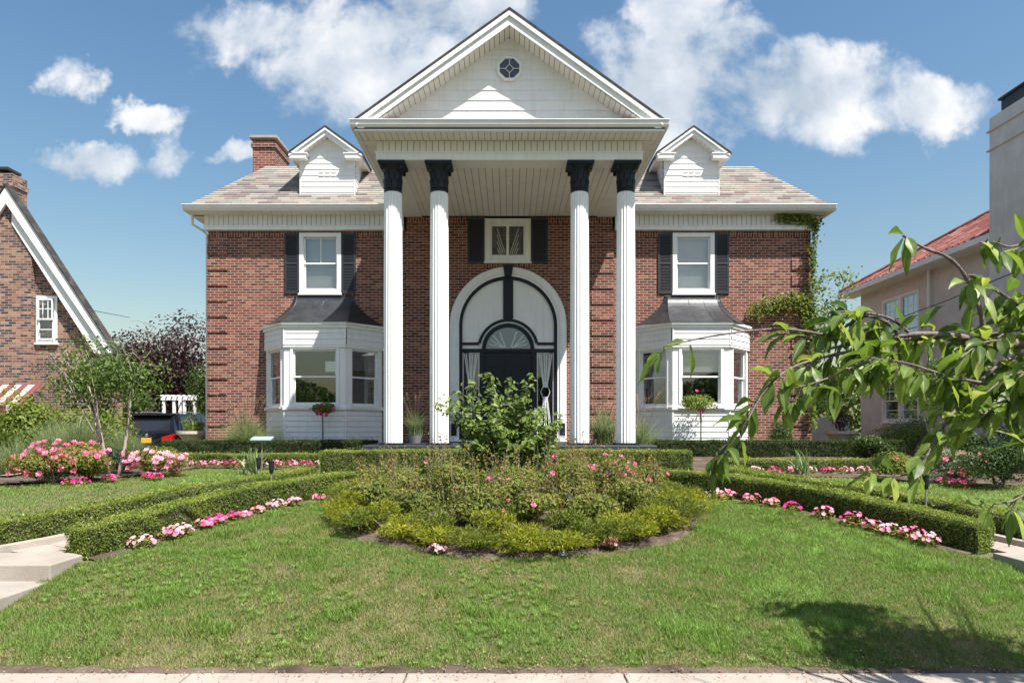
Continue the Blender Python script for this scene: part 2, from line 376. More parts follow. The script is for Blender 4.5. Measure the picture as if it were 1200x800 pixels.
xs = np.concatenate([[-3000, -800, -200, -80, -40], np.arange(-22, 22.01, .25), [40, 80, 200, 800, 3000]])
ys = np.concatenate([[-3000, -600, -150, -40, -10, -4, 0, 2, 4, 4.7], np.arange(4.84, 30.01, .2), [34, 40, 60, 120, 400, 1200, 3000]])
X, Y = np.meshgrid(xs, ys); Z = zt(X, Y) - .012
# gentle unevenness
Z = Z + (fbm(X * 1.3, Y * 1.3, 3) - .5) * .05 * ((Y > 5.1) & (Y < 16) & (np.abs(X) < 12))
V = np.stack([X.ravel(), Y.ravel(), Z.ravel()], 1); w = len(xs)
I = (np.arange(len(ys) - 1)[:, None] * w + np.arange(w - 1)[None, :]).ravel()
mb = MB(); mb.add(V, np.stack([I, I + 1, I + w + 1, I + w], 1), RNG.random(len(I)))
tag(mb.build('ground', M['turf'], smooth=True), kind='structure')
def patch(name, poly, mat, dz=.01, step=.08, rough=.0):
    poly = np.array(poly); x0, y0 = poly.min(0); x1, y1 = poly.max(0)
    gx = np.arange(x0, x1 + step, step); gy = np.arange(y0, y1 + step, step); X, Y = np.meshgrid(gx, gy)
    Z = zt(X, Y) + dz + (fbm(X * 1.3, Y * 1.3, 3) - .5) * .05 * ((Y > 5.1) & (Y < 16) & (np.abs(X) < 12)) + (fbm(X * 9, Y * 9, 5) - .3) * rough
    w = len(gx); I = (np.arange(len(gy) - 1)[:, None] * w + np.arange(w - 1)[None, :]).ravel()
    cxy = np.stack([X.ravel()[I] + step / 2 + (fbm(X.ravel()[I] * 6, Y.ravel()[I] * 6, 8) - .5) * .12, Y.ravel()[I] + step / 2], 1)
    I = I[inpoly(cxy, poly)]
    mb = MB(); mb.add(np.stack([X.ravel(), Y.ravel(), Z.ravel()], 1), np.stack([I, I + 1, I + w + 1, I + w], 1), RNG.random(len(I)))
    return tag(mb.build(name, mat, smooth=True), kind='structure')
def inpoly(P, poly):
    x, y = P[:, 0], P[:, 1]; c = np.zeros(len(P), bool); n = len(poly)
    for i in range(n):
        x1, y1 = poly[i]; x2, y2 = poly[(i + 1) % n]
        k = ((y1 > y) != (y2 > y)) & (x < (x2 - x1) * (y - y1) / (y2 - y1 + 1e-12) + x1); c ^= k
    return c
def resample(pts, step):
    P = np.array(pts, float)
    # catmull-rom then even spacing
    Q = []
    for i in range(len(P) - 1):
        a = P[max(i - 1, 0)]; b_ = P[i]; c_ = P[i + 1]; d = P[min(i + 2, len(P) - 1)]
        for t in np.linspace(0, 1, 12, endpoint=False):
            Q.append(.5 * ((2 * b_) + (-a + c_) * t + (2 * a - 5 * b_ + 4 * c_ - d) * t * t + (-a + 3 * b_ - 3 * c_ + d) * t ** 3))
    Q.append(P[-1]); Q = np.array(Q); s = np.concatenate([[0], np.cumsum(np.linalg.norm(np.diff(Q, axis=0), axis=1))])
    n = max(2, int(s[-1] / step) + 1); t = np.linspace(0, s[-1], n)
    return np.stack([np.interp(t, s, Q[:, k]) for k in range(Q.shape[1])], 1)

# sidewalk, verge, kerb and street (in front of and behind the camera)
mb = MB()
x = -60.0
while x < 60:
    w = 1.52; mb.box(x + .006, x + w - .006, 3.1, 4.80, -.06, .022); x += w
tag(mb.build('sidewalk', M['concrete'], bevel=.006), kind='structure')
mb = MB(); mb.box(-60, 60, 1.55, 1.72, -.2, .0); tag(mb.build('kerb', M['concrete'], bevel=.01), kind='structure')
mb = MB(); mb.quad((-200, -9, -.004), (200, -9, -.004), (200, 1.55, -.004), (-200, 1.55, -.004)); tag(mb.build('road', M['asphalt']), kind='structure')

INNER = [(-4.42, 7.0), (-4.1, 7.6), (-3.7, 8.4), (-3.12, 9.3), (-2.65, 9.95), (-1.6, 10.72), (0, 11.0), (1.6, 10.8), (2.9, 10.15), (3.55, 9.42), (4.2, 8.5), (4.65, 7.75), (4.98, 7.2)]
OUTL = [(-5.9, 6.9), (-5.35, 7.35), (-5.0, 7.75), (-4.5, 8.4), (-3.95, 9.15), (-3.45, 10.0), (-3.3, 11.0)]
OUTR = [(6.0, 6.9), (5.68, 7.4), (5.2, 8.15), (4.6, 8.95), (4.0, 9.7), (3.7, 10.4), (3.6, 11.1)]
# walkways between the hedges
def walk(name, pts, width, mat, dz, joint=.3, zf=None):
    P = resample(pts, joint); T = unit(np.gradient(P, axis=0)); Nn = np.stack([T[:, 1], -T[:, 0]], 1); mb = MB()
    for i in range(len(P) - 1):
        g = .01
        a = P[i] + T[i] * g; b_ = P[i + 1]; l0 = a - Nn[i] * width / 2; r0 = a + Nn[i] * width / 2; l1 = b_ - Nn[i + 1] * width / 2; r1 = b_ + Nn[i + 1] * width / 2
        for k in range(3):
            q = [l0 + (r0 - l0) * (k / 3 + .008), l0 + (r0 - l0) * ((k + 1) / 3), l1 + (r1 - l1) * ((k + 1) / 3), l1 + (r1 - l1) * (k / 3 + .008)]
            zz = [zs(*c_) + dz + random.uniform(-.002, .002) for c_ in q]
            mb.hexa([(c_[0], c_[1], z_ - .06) for c_, z_ in zip(q, zz)], [(c_[0], c_[1], z_) for c_, z_ in zip(q, zz)])
    return tag(mb.build(name, mat), kind='structure')
walk('path_left', [(-4.98, 7.0), (-4.62, 7.72), (-4.12, 8.42), (-3.56, 9.3), (-3.0, 10.3), (-2.2, 11.0), (0, 11.42)], .62, M['pinkpave'], .03)
walk('path_right', [(5.5, 7.0), (5.1, 7.9), (4.55, 8.75), (3.95, 9.65), (3.3, 10.5), (2.2, 11.05), (0, 11.42)], .62, M['pinkpave'], .03)
def steps(name, x0, x1):
    mb = MB()
    for y0, y1, z in ((4.80, 5.65, .14), (5.65, 6.42, .30), (6.42, 7.02, .455)): mb.box(x0, x1, y0, y1 + .02, z - .30, z)
    return tag(mb.build(name, M['concrete'], bevel=.012), kind='structure')
steps('steps_left', -5.75, -4.32); steps('steps_right', 4.98, 6.15)
def kerbline(name, pts, side, w=.09, h=.09):
    P = resample(pts, .3); T = unit(np.gradient(P, axis=0)); Nn = np.stack([T[:, 1], -T[:, 0]], 1) * side; mb = MB()
    for i in range(len(P) - 1):
        q = [P[i] + Nn[i] * .2, P[i] + Nn[i] * (.2 + w), P[i + 1] + Nn[i + 1] * (.2 + w), P[i + 1] + Nn[i + 1] * .2]
        if side < 0: q = q[::-1]
        zz = [zs(*c_) + h for c_ in q]
        mb.hexa([(c_[0], c_[1], z_ - .2) for c_, z_ in zip(q, zz)], [(c_[0], c_[1], z_) for c_, z_ in zip(q, zz)])
    return tag(mb.build(name, M['concrete']), kind='structure')
kerbline('path_edging_left', OUTL, 1); kerbline('path_edging_right', OUTR, -1)
# driveway on the left
def sheet(name, x0, x1, y0, y1, mat, dz, sx=.5, sy=.5):
    gx = np.arange(x0, x1 + 1e-6, sx); gy = np.arange(y0, y1 + 1e-6, sy); X, Y = np.meshgrid(gx, gy); w = len(gx)
    I = (np.arange(len(gy) - 1)[:, None] * w + np.arange(w - 1)[None, :]).ravel()
    mb = MB(); mb.add(np.stack([X.ravel(), Y.ravel(), (zt(X, Y) + dz).ravel()], 1), np.stack([I, I + 1, I + w + 1, I + w], 1), RNG.random(len(I)))
    return tag(mb.build(name, mat, smooth=True), kind='structure')
sheet('driveway', -15.0, -11.0, 4.8, 30, M['concrete'], .045)
sheet('side_path', -11.0, -8.8, 12.0, 13.4, M['concrete'], .05, .2, .2)
mb = MB(); mb.box(-11.0, -9.0, 13.45, 13.6, .3, .72); tag(mb.build('garden_kerb', M['concrete'], bevel=.02), kind='structure')

# beds
th = np.linspace(0, 2 * math.pi, 60, endpoint=False)
BED = np.stack([.08 + (2.4 + .07 * np.sin(th * 5)) * np.cos(th), 8.92 + (1.93 + .05 * np.sin(th * 7 + 1)) * np.sin(th)], 1)
def bedstrip(name, A, B, mat, dz, k=14, rough=.03):
    A = np.array(A); B = np.array(B); n = len(A); t = np.linspace(0, 1, k + 1)
    P = A[:, None, :] * (1 - t[None, :, None]) + B[:, None, :] * t[None, :, None]; X = P[..., 0]; Y = P[..., 1]
    Z = zt(X, Y) + dz + (fbm(X * 1.3, Y * 1.3, 3) - .5) * .05 * ((Y > 5.1) & (Y < 16)) + (fbm(X * 9, Y * 9, 5) - .4) * rough
    Z[:, -1] -= .03; Z[:, 0] -= .03 * (rough > 0)
    I = (np.arange(n - 1)[:, None] * (k + 1) + np.arange(k)[None, :]).ravel(); mb = MB()
    mb.add(np.stack([X.ravel(), Y.ravel(), Z.ravel()], 1), np.stack([I, I + 1, I + k + 2, I + k + 1], 1)[:, ::-1], RNG.random(len(I)))
    return tag(mb.build(name, mat, smooth=True), kind='structure')
bb = np.concatenate([BED, BED[:1]]); bedstrip('bed_soil', np.tile([[.08, 8.92]], (61, 1)) + (bb - [.08, 8.92]) * .02, bb, M['soil'], .012, 40)
def offset(pts, d):
    P = np.array(pts, float); T = unit(np.gradient(P, axis=0)); return P + np.stack([T[:, 1], -T[:, 0]], 1) * d
inn = resample(INNER, .2)
o1 = offset(inn, .34); o2 = offset(inn, -.2)
bedstrip('hedge_bed_soil', o2, o1, M['soil'], .008, 10, .02)
patch('rear_bed_soil_left', [(-8.6, 10.9), (-6.9, 12.0), (-6.4, 13.9), (-3.5, 13.9), (-3.4, 17.7), (-9, 17.7), (-9.4, 13)], M['soil'], .012, .1, .03)
patch('rear_bed_soil_right', [(3.4, 12.6), (6.3, 11.9), (7.6, 11.0), (11, 10.6), (11.5, 17.7), (3.4, 17.7)], M['soil'], .012, .1, .03)

# ------------------------------------------------------------------ lawn blades (stuff)
def lawn(name, poly, n, hmin, hmax, wd, excl=None, seed=1, hole=None, lab=None, gb=0):
    poly = np.array(poly); x0, y0 = poly.min(0); x1, y1 = poly.max(0)
    P = np.stack([RNG.uniform(x0, x1, n * 2), RNG.uniform(y0, y1, n * 2)], 1); P = P[inpoly(P, poly)]
    if hole is not None: P = P[~inpoly(P, hole)]
    P = P[:n]; x, y = P[:, 0], P[:, 1]; k = len(P)
    z = zt(x, y) - .01 + (fbm(x * 1.3, y * 1.3, 3) - .5) * .05 * ((y > 5.1) & (y < 16))
    clump = fbm(x * 2.6, y * 2.6, seed + 20, 3); fine = fbm(x * 9, y * 9, seed + 40, 2); coarse = fbm(x * .8, y * .8, seed + 60, 3)
    dry = np.clip((5.7 - y) / .9, 0, 1) * .2
    tuft = np.clip((fbm(x * 3.1 + 9, y * 3.1, seed + 80, 2) - .6) * 6, 0, 1)
    side = np.clip(x * .05, -.12, .14)
    c = .52 + gb + (clump - .5) * .5 + (fine - .5) * .6 + (coarse - .5) * .55 - dry + side + RNG.normal(0, .12, k) + tuft * .16
    bare = (c < .2) & (RNG.random(k) < .45); keep = ~bare
    x, y, z, c, tuft = x[keep], y[keep], z[keep], c[keep], tuft[keep]; k = len(x)
    H = RNG.uniform(hmin, hmax, k) * (.7 + .6 * np.clip(c, 0, 1)) * (1 + tuft * .5); Wd = wd * RNG.uniform(.7, 1.3, k) * (1 + tuft * .5)
    D = RNG.normal(size=(k, 3)); D[:, 2] = 0; D = unit(D)
    Vb, Fb = blades(np.stack([x, y, z], 1), D, H, Wd, bend=RNG.uniform(.2, 1.3, (k, 1)))
    mb = MB(); mb.add(Vb, Fb, np.clip(c, 0, 1)); return tag(mb.build(name, M['blade']), lab, 'grass', kind='stuff')
FRONT = [(-4.4, 4.86), (4.98, 4.86), (5.0, 6.9)] + [tuple(q) for q in offset(inn, .29)[::-1]] + [(-4.42, 6.8)]
lawn('front_lawn_grass', FRONT, 330000, .018, .042, .0062, seed=3, hole=BED, lab='mown front lawn sloping down to the sidewalk, dry in patches')
# crabgrass and clover tufts in the turf
pl_ = np.array(FRONT); nt_ = 5200; P = np.stack([RNG.uniform(-4.4, 5.0, nt_), RNG.uniform(4.9, 10.5, nt_)], 1)
wgt = np.clip((fbm(P[:, 0] * 1.1, P[:, 1] * 1.1, 77, 3) - .47) * 5, 0.02, 1) * np.where(P[:, 0] < 0, 1, .6); P = P[inpoly(P, pl_) & ~inpoly(P, BED) & (RNG.random(nt_) < wgt)]
kk = 26; nT = len(P); C = np.repeat(P, kk, 0); n_ = len(C); D = RNG.normal(size=(n_, 3)); D[:, 2] = 0; D = unit(D); C = C + D[:, :2] * RNG.uniform(0, .02, (n_, 1))
zz_ = zt(C[:, 0], C[:, 1]) - .005 + (fbm(C[:, 0] * 1.3, C[:, 1] * 1.3, 3) - .5) * .05 * (C[:, 1] > 5.1)
Vb, Fb = blades(np.stack([C[:, 0], C[:, 1], zz_], 1), D, RNG.uniform(.02, .04, n_), RNG.uniform(.006, .011, n_), RNG.uniform(.6, 1.7, (n_, 1)))
mb = MB(); mb.add(Vb, Fb, np.clip(np.repeat(RNG.normal(.82, .12, nT), kk) + RNG.normal(0, .07, n_), .4, 1)); tag(mb.build('crabgrass', M['blade']), 'pale green crabgrass tufts scattered through the front lawn', 'grass', kind='stuff')
# worn soil edge and litter along the sidewalk
xe_ = np.arange(-9, 9, .06); ya_ = 4.79 + (fbm(xe_ * 3, xe_ * 0, 61) - .5) * .05; yb2 = 4.885 + (fbm(xe_ * 5, xe_ * 0 + 5, 62) - .5) * .12
bedstrip('lawn_edge_soil', np.stack([xe_, ya_], 1), np.stack([xe_, yb2], 1), M['soil'], .024, 8, .02)
n_ = 1500; x_ = RNG.uniform(-6, 6, n_); y_ = 4.8 + np.abs(RNG.normal(0, .12, n_)) * RNG.choice([-1, 1.3], n_)
V_, F_ = leaves(np.stack([x_, y_, zt(x_, y_) + .034 + RNG.random(n_) * .01], 1), rvec(n_) * .5 + [0, 0, 1], .02, .012); mb = MB(); mb.add(V_, F_, RNG.random(n_)); tag(mb.build('leaf_litter', M['plume']), 'dry brown leaf litter along the sidewalk edge', 'leaves', kind='stuff')
lawn('upper_lawn_grass', [(-10, 6), (-6.1, 6.4)] + [tuple(q) for q in offset(OUTL, -.22)] + [(-3.5, 12.6), (-3.6, 13.95), (-6.45, 13.95), (-6.8, 12.1), (-8.2, 11.0), (-9.2, 12), (-10, 12)], 90000, .015, .035, .008, seed=5, gb=.2, lab='strip of short lawn beyond the left outer hedge')
lawn('right_lawn_grass', [(11, 6), (6.3, 6.4)] + [tuple(q) for q in offset(OUTR, .22)] + [(3.6, 12.4), (6.3, 11.9), (7.6, 11.0), (11, 10.6)], 90000, .015, .035, .008, seed=6, gb=.2, lab='strip of short lawn beyond the right outer hedge')

# ------------------------------------------------------------------ hedges
def hedge(name_label, pts, w, h, group, mat='boxleaf', dens=5200, ls=.024, ztop=None, z0f=None, seed=0, loc=None):
    P = resample(pts, .12); T = unit(np.gradient(P, axis=0)); Nn = np.stack([T[:, 1], -T[:, 0]], 1)
    zg = zt(P[:, 0], P[:, 1]); n = len(P)
    L = np.sum(np.linalg.norm(np.diff(P, axis=0), axis=1))
    o = (P[n // 2][0], P[n // 2][1], float(zg[n // 2]))
    root = thing('hedge', name_label, 'hedge', o, group)
    mb = MB(); c = .035
    prof = [(-w / 2 + .05, 0), (-w / 2 + c, h * .25), (-w / 2 + c, h - c - .03), (-w / 2 + c + .04, h - c), (w / 2 - c - .04, h - c), (w / 2 - c, h - c - .03), (w / 2 - c, h * .25), (w / 2 - .05, 0)]
    rows = []
    for i in range(n):
        rows.append([(P[i][0] + Nn[i][0] * a, P[i][1] + Nn[i][1] * a, zg[i] + b_ - (.0 if b_ else .03)) for a, b_ in prof])
    for i in range(n - 1):
        for k in range(len(prof) - 1): mb.quad(rows[i][k], rows[i + 1][k], rows[i + 1][k + 1], rows[i][k + 1])
    mb.quad(*rows[0]); mb.quad(*rows[-1][::-1])
    core = mb.build('twig_core', M['twig'], root)
    # leaves on the clipped faces
    per = 2 * h + w; m_ = int(L * per * dens + 2 * w * h * dens)
    t = RNG.uniform(-.5 * w / L, 1 + .5 * w / L, m_); t = np.clip(t, 0, 1); s = RNG.uniform(0, per, m_)
    fi = t * (n - 1); i0 = np.clip(fi.astype(int), 0, n - 2); fr = (fi - i0)[:, None]
    C = P[i0] * (1 - fr) + P[i0 + 1] * fr; NN = unit(Nn[i0] * (1 - fr) + Nn[i0 + 1] * fr); TT = unit(T[i0] * (1 - fr) + T[i0 + 1] * fr)
    ends = (t <= 0) | (t >= 1)
    a = np.where(s < h, -w / 2, np.where(s < h + w, s - h - w / 2, w / 2)); b_ = np.where(s < h, s, np.where(s < h + w, h, per - s))
    outx = np.where(s < h, -1., np.where(s < h + w, 0, 1.)); outz = np.where((s >= h) & (s < h + w), 1., 0.)
    # rounded arris
    ea = np.abs(a) / (w / 2); eb = b_ / h
    # end caps
    ea_r = RNG.uniform(-1, 1, m_); eb_r = RNG.uniform(0, 1, m_)
    a = np.where(ends, ea_r * w / 2, a); b_ = np.where(ends, eb_r * h, b_); sgn = np.where(t <= 0, -1., 1.)
    lump = (fbm(C[:, 0] * 5 + a * 4, C[:, 1] * 5 + b_ * 6, 30 + seed) - .5) * .14
    dep = -np.abs(RNG.normal(0, .016, m_)) + lump * .6
    a2 = a + outx * dep * (~ends); b2 = b_ + outz * dep * (~ends)
    b2 = np.minimum(b2, h - .02 * np.clip((np.abs(a2) / (w / 2) - .8) * 5, 0, 1) + .012)
    XY = C + NN * a2[:, None] + TT * (np.where(ends, sgn * (dep * 1.0 + .045), 0))[:, None]
    zz = zt(C[:, 0], C[:, 1]) + b2
    Pn = np.stack([XY[:, 0], XY[:, 1], zz], 1)
    out = np.stack([NN[:, 0] * outx, NN[:, 1] * outx, outz], 1)
    out[ends] = np.stack([TT[:, 0] * sgn, TT[:, 1] * sgn, 0 * sgn], 1)[ends]
    Nl = out * .8 + rvec(m_) * .9 + [0, 0, .25]
    V, Fc = leaves(Pn, Nl, ls, ls * .6)
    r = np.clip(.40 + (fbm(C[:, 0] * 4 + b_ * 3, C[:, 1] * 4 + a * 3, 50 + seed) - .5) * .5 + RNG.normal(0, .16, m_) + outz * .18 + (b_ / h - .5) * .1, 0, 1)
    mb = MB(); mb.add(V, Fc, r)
    # stray shoots standing out of the clipped top
    k = int(L * 60); t = RNG.random(k) * (n - 1); i0 = np.clip(t.astype(int), 0, n - 2); fr = (t - i0)[:, None]
    C = P[i0] * (1 - fr) + P[i0 + 1] * fr + Nn[i0] * RNG.uniform(-w / 2, w / 2, (k, 1))
    S = np.stack([C[:, 0], C[:, 1], zt(C[:, 0], C[:, 1]) + h + RNG.uniform(-.01, .04, k)], 1)
    V, Fc = leaves(S, rvec(k) + [0, 0, .3], ls * 1.3, ls * .7); mb.add(V, Fc, RNG.uniform(.5, 1, k))
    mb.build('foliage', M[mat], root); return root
hedge('long low box hedge curving round the back of the central flower bed', INNER, .36, .31, 'clipped box hedges', dens=6500, seed=1)
hedge('clipped box hedge along the left walk on the side away from the front lawn', OUTL, .38, .31, 'clipped box hedges', dens=6000, seed=2)
hedge('clipped box hedge along the right walk on the side away from the front lawn', OUTR, .38, .31, 'clipped box hedges', dens=6000, seed=3)
hedge('broad box hedge standing straight across in front of the white columns', [(-3.2, 11.85), (-1.5, 11.98), (0, 12.0), (1.5, 11.98), (3.1, 11.85)], .5, .50, 'clipped box hedges', dens=5200, seed=4)
hedge('dark clipped hedge running under the left bay window', [(-8.1, 16.2), (-5, 16.2), (-3.2, 16.2)], .5, .4, 'dark hedges against the house', 'boxdark', 4200, .03, seed=5)
hedge('dark clipped hedge running under the right bay window', [(3.15, 16.2), (6, 16.2), (9.2, 16.2)], .5, .4, 'dark hedges against the house', 'boxdark', 4200, .03, seed=6)
hedge('low straight hedge behind the left rear flower row, in front of the dark hedge', [(-7.0, 14.6), (-5.5, 14.6), (-4.0, 14.6)], .4, .24, 'clipped box hedges', 'boxleaf', 4200, .028, seed=7)
hedge('low straight hedge behind the right rear flower row, in front of the dark hedge', [(4.2, 13.4), (5.5, 13.4), (7.2, 13.4)], .4, .25, 'clipped box hedges', 'boxleaf', 4200, .028, seed=8)

# ------------------------------------------------------------------ shrubs, flowers, grasses, trees
def blob(c, r, n, L, lumps=7, shell=.45, up=.35):
    """points filling an uneven crown: several overlapping lumps"""
    c = np.array(c, float); r = np.array(r, float)
    lc = rvec(lumps) * RNG.uniform(.25, .62, (lumps, 1)); lr = RNG.uniform(.38, .6, lumps)
    k = RNG.integers(0, lumps, n); d = rvec(n); q = lc[k] + d * (lr[k] * RNG.uniform(shell, 1, n) ** .5)[:, None]
    return c + q * r, unit(d + q * .6 + [0, 0, up])
def shrub(name, label, cat, c, r, n, L, leafm, group=None, flowers=None, stems=6, lumps=8, W=.55, flat=True, wood='bark', spiky=False):
    """c = ground point, r = radii"""
    x, y, z = c; root = thing(name, label, cat, (x, y, z), group)
    mb = MB(); rr = np.array(r)
    for i in range(stems):
        a = random.uniform(0, 6.28); e = (x + math.cos(a) * rr[0] * .6, y + math.sin(a) * rr[1] * .6, z + rr[2] * random.uniform(1.1, 1.7))
        mb.tube([(x + random.uniform(-.04, .04), y + random.uniform(-.04, .04), z - .03), ((x * 1.3 + e[0] * .7) / 2, (y * 1.3 + e[1] * .7) / 2, (z + e[2]) / 2 - .02), e], [.012, .008, .003], 5)
    mb.build('stem', M[wood], root)
    P, Nn = blob((x, y, z + rr[2]), rr, n, L, lumps)
    P[:, 2] = np.maximum(P[:, 2], z + .015 + RNG.random(n) * .04)
    mb = MB(); T = None
    if spiky:
        T = Nn + rvec(n) * .5; Nn = rvec(n)
    V, Fc = leaves(P, Nn + rvec(n) * .55, L, L * W, T=T, fold=.15)
    tone = fbm(P[:, 0] * 6, P[:, 2] * 6 + P[:, 1] * 3, 7)  # leaf tone varies in random patches
    mb.add(V, Fc, np.clip(.42 + (tone - .5) * .5 + RNG.normal(0, .2, n), 0, 1)); mb.build('foliage', M[leafm], root)
    if leafm == 'roseleaf' and cat == 'rose shrub':      # long reddish new shoots standing above the mound
        sm = MB(); Q = []
        for i in range(16):
            a = random.uniform(0, 6.28); q0 = np.array([x + math.cos(a) * rr[0] * random.uniform(.1, .8), y + math.sin(a) * rr[1] * .7, z + rr[2] * 1.2]); q1 = q0 + [random.uniform(-.09, .09), random.uniform(-.08, .08), rr[2] * random.uniform(.7, 1.5)]
            sm.tube([(x, y, z + .02), q0, (q0 + q1) / 2 + .01, q1], [.007, .004, .003, .002], 4)
            for t in np.linspace(.25, 1, 9): Q.append(q0 * (1 - t) + q1 * t + RNG.normal(0, .014, 3))
        Q = np.array(Q); V, Fc = leaves(Q, rvec(len(Q)) + [0, -.3, .5], .042, .022); sm.cur = 1; sm.add(V, Fc, np.clip(RNG.normal(.78, .18, len(Q)), 0, 1)); sm.build('shoots', [M[wood], M['roseleaf']], root)
    if flowers:
        mat, k, size = flowers; P, Nn = blob((x, y, z + rr[2]), rr * 1.06, k, L, lumps, shell=.9)
        keep = (P[:, 2] > z + rr[2] * .55); P = P[keep]; Nn = Nn[keep]; Nn = unit(Nn + [0, -.5, .5])
        if len(P):
            mb = MB(); V, Fc = petals(P, Nn, size, 6, .7); mb.add(V, Fc, RNG.random(len(Fc)))
            V, Fc = petals(P + Nn * size * .12, Nn, size * .65, 5, 1.3); mb.add(V, Fc, RNG.random(len(Fc))); mb.build('blossoms', M[mat], root)
    return root
def rounded(n): return ['first', 'second', 'third', 'fourth', 'fifth', 'sixth', 'seventh', 'eighth', 'ninth', 'tenth', 'eleventh', 'twelfth', 'thirteenth', 'fourteenth', 'fifteenth', 'sixteenth'][n]

# bedding plants
def beside(p, dmin=.30):
    q = np.array(p[:2]); d = np.linalg.norm(inn - q, axis=1); i = int(np.argmin(d)); T = unit(np.gradient(inn, axis=0))[i]; nrm = np.array([T[1], -T[0]])
    k = max(dmin, float((q - inn[i]) @ nrm)); q = inn[i] + T * float((q - inn[i]) @ T) + nrm * min(k, .38); return (q[0], q[1], zs(*q))
def bedding(label, p, s, mat, group):
    x, y, z = p; root = thing('bedding_plant', label, 'flower', p, group); n = 110
    P = np.array([x, y, z + s * .35]) + rvec(n) * np.array([s, s * .8, s * .55]) * RNG.uniform(.4, 1, (n, 1)); P[:, 2] = np.maximum(P[:, 2], z + .02)
    mb = MB(); V, Fc = leaves(P, rvec(n) * .6 + [0, -.2, 1], .05, .022); mb.add(V, Fc, RNG.uniform(.1, .9, n)); mb.build('foliage', M['roseleaf'], root)
    k = int(26 * (s / .15)); d = rvec(k); d[:, 2] = np.abs(d[:, 2]); P = np.array([x, y, z + s * .5]) + d * np.array([s, s * .8, s * .62]) * RNG.uniform(.85, 1.1, (k, 1))
    mb = MB(); V, Fc = petals(P, d + [0, -.5, .6], RNG.uniform(.036, .052, k), 5, .2); mb.add(V, Fc, np.repeat(RNG.random(k)[None, :], 5, 0).ravel()); mb.build('blossoms', M[mat], root)
L1 = [(140, 634, .13, 'palepink'), (158, 622, .13, 'pink'), (176, 620, .14, 'palepink'), (196, 610, .12, 'pink'), (216, 606, .13, 'hotpink'), (242, 600, .1, 'hotpink'), (262, 598, .07, 'pink'), (275, 594, .09, 'salmon'), (292, 589, .12, 'palepink'), (318, 586, .11, 'palepink'), (357, 582, .09, 'pink')]
for i, (px, py, s, m) in enumerate(L1):
    bedding('%s bedding plant from the outer end of the flower row below the left lawn hedge' % rounded(i), beside(gp(px, py + 2)), s, m, 'bedding flowers below the left lawn hedge')
R1 = [(818, 581, .09, 'palepink'), (843, 582, .13, 'palepink'), (862, 582, .12, 'pink'), (890, 586, .13, 'pink'), (915, 590, .11, 'salmon'), (942, 594, .11, 'hotpink'), (982, 602, .14, 'pink'), (1014, 611, .15, 'pink'), (1036, 617, .12, 'pink'), (1056, 622, .13, 'palepink'), (1080, 629, .15, 'pink'), (1098, 634, .13, 'palepink')]
for i, (px, py, s, m) in enumerate(R1):
    bedding('%s bedding plant from the inner end of the flower row below the right lawn hedge' % rounded(i), beside(gp(px, py + 2)), s, m, 'bedding flowers below the right lawn hedge')
for i in range(11):
    bedding('%s bedding plant from the left in the flower row before the low left rear hedge' % rounded(i), (-7.0 + i * .31, 14.1, zs(-7 + i * .31, 14.1)), .14, ['palepink', 'pink', 'hotpink', 'palepink', 'pink'][(i * 3) % 5], 'rear left bedding row')
for i in range(8):
    bedding('%s bedding plant from the left in the flower row before the low right rear hedge' % rounded(i), (4.3 + i * .34, 12.85, zs(4.3 + i * .34, 12.85)), .13, ['pink', 'palepink', 'hotpink'][i % 3], 'rear right bedding row')
for i, (px, py) in enumerate([(80, 571), (97, 569), (130, 565), (172, 562), (184, 563), (205, 556)]):
    bedding('%s magenta bedding plant from the left at the feet of the pink rose bushes' % rounded(i), gp(px, py), .12, 'hotpink', 'magenta flowers below the left roses')
for i, (px, py) in enumerate([(1108, 569), (1124, 571), (1136, 571)]):
    bedding('%s magenta bedding plant from the left below the right rose bush' % rounded(i), gp(px, py), .13, 'hotpink', 'magenta flowers below the right roses')

# central bed: junipers round the rim, roses inside
angs = np.linspace(math.pi * .93, math.pi * 2.07, 17)
for i, a in enumerate(angs):
    rr = 1 + random.uniform(-.04, .03); x = .08 + 2.2 * rr * math.cos(a); y = 8.92 + 1.76 * rr * math.sin(a)
    lab = 'golden green juniper, %s from the left along the rim of the central bed' % (rounded(i) if i < 16 else 'last')
    shrub('juniper', lab, 'juniper', (x, y, zs(x, y)), (.44 * random.uniform(.85, 1.15), .4, .13 + .09 * random.random()), 2600, .055, 'juniper2' if i % 3 == 1 else 'juniper', 'golden junipers round the bed', stems=5, lumps=9, W=.2, spiky=True)
for i, (x, y, s) in enumerate([(-1.55, 7.95, .33), (-.9, 7.6, .3), (-.2, 7.5, .28), (.6, 7.5, .3), (1.25, 7.75, .33), (1.75, 8.15, .3)]):
    shrub('juniper', 'olive green juniper of the second ring, %s from the left in the bed' % rounded(i), 'juniper', (x, y, zs(x, y)), (s * 1.15, s * 1.1, .2), 2000, .055, 'juniper2' if i % 2 else 'juniper', 'inner ring of junipers', stems=5, lumps=8, W=.22, spiky=True)
roses = [(-1.75, 8.75, .42, .2), (-1.15, 8.35, .4, .2), (-.45, 8.1, .42, .22), (.25, 8.05, .42, .21), (.95, 8.3, .42, .2), (1.65, 8.75, .45, .22), (-1.5, 9.5, .5, .26), (-.75, 9.05, .5, .27), (0, 8.85, .5, .28), (.75, 9.0, .5, .28), (1.45, 9.5, .5, .28), (-.9, 9.95, .5, .3), (.9, 9.95, .5, .3), (0, 9.6, .5, .25), (-1.9, 9.9, .35, .2), (1.95, 9.85, .35, .22)]
fl = {3: 3, 4: 3, 5: 5, 6: 6, 8: 5, 9: 8, 10: 42, 12: 16, 14: 4, 15: 7}
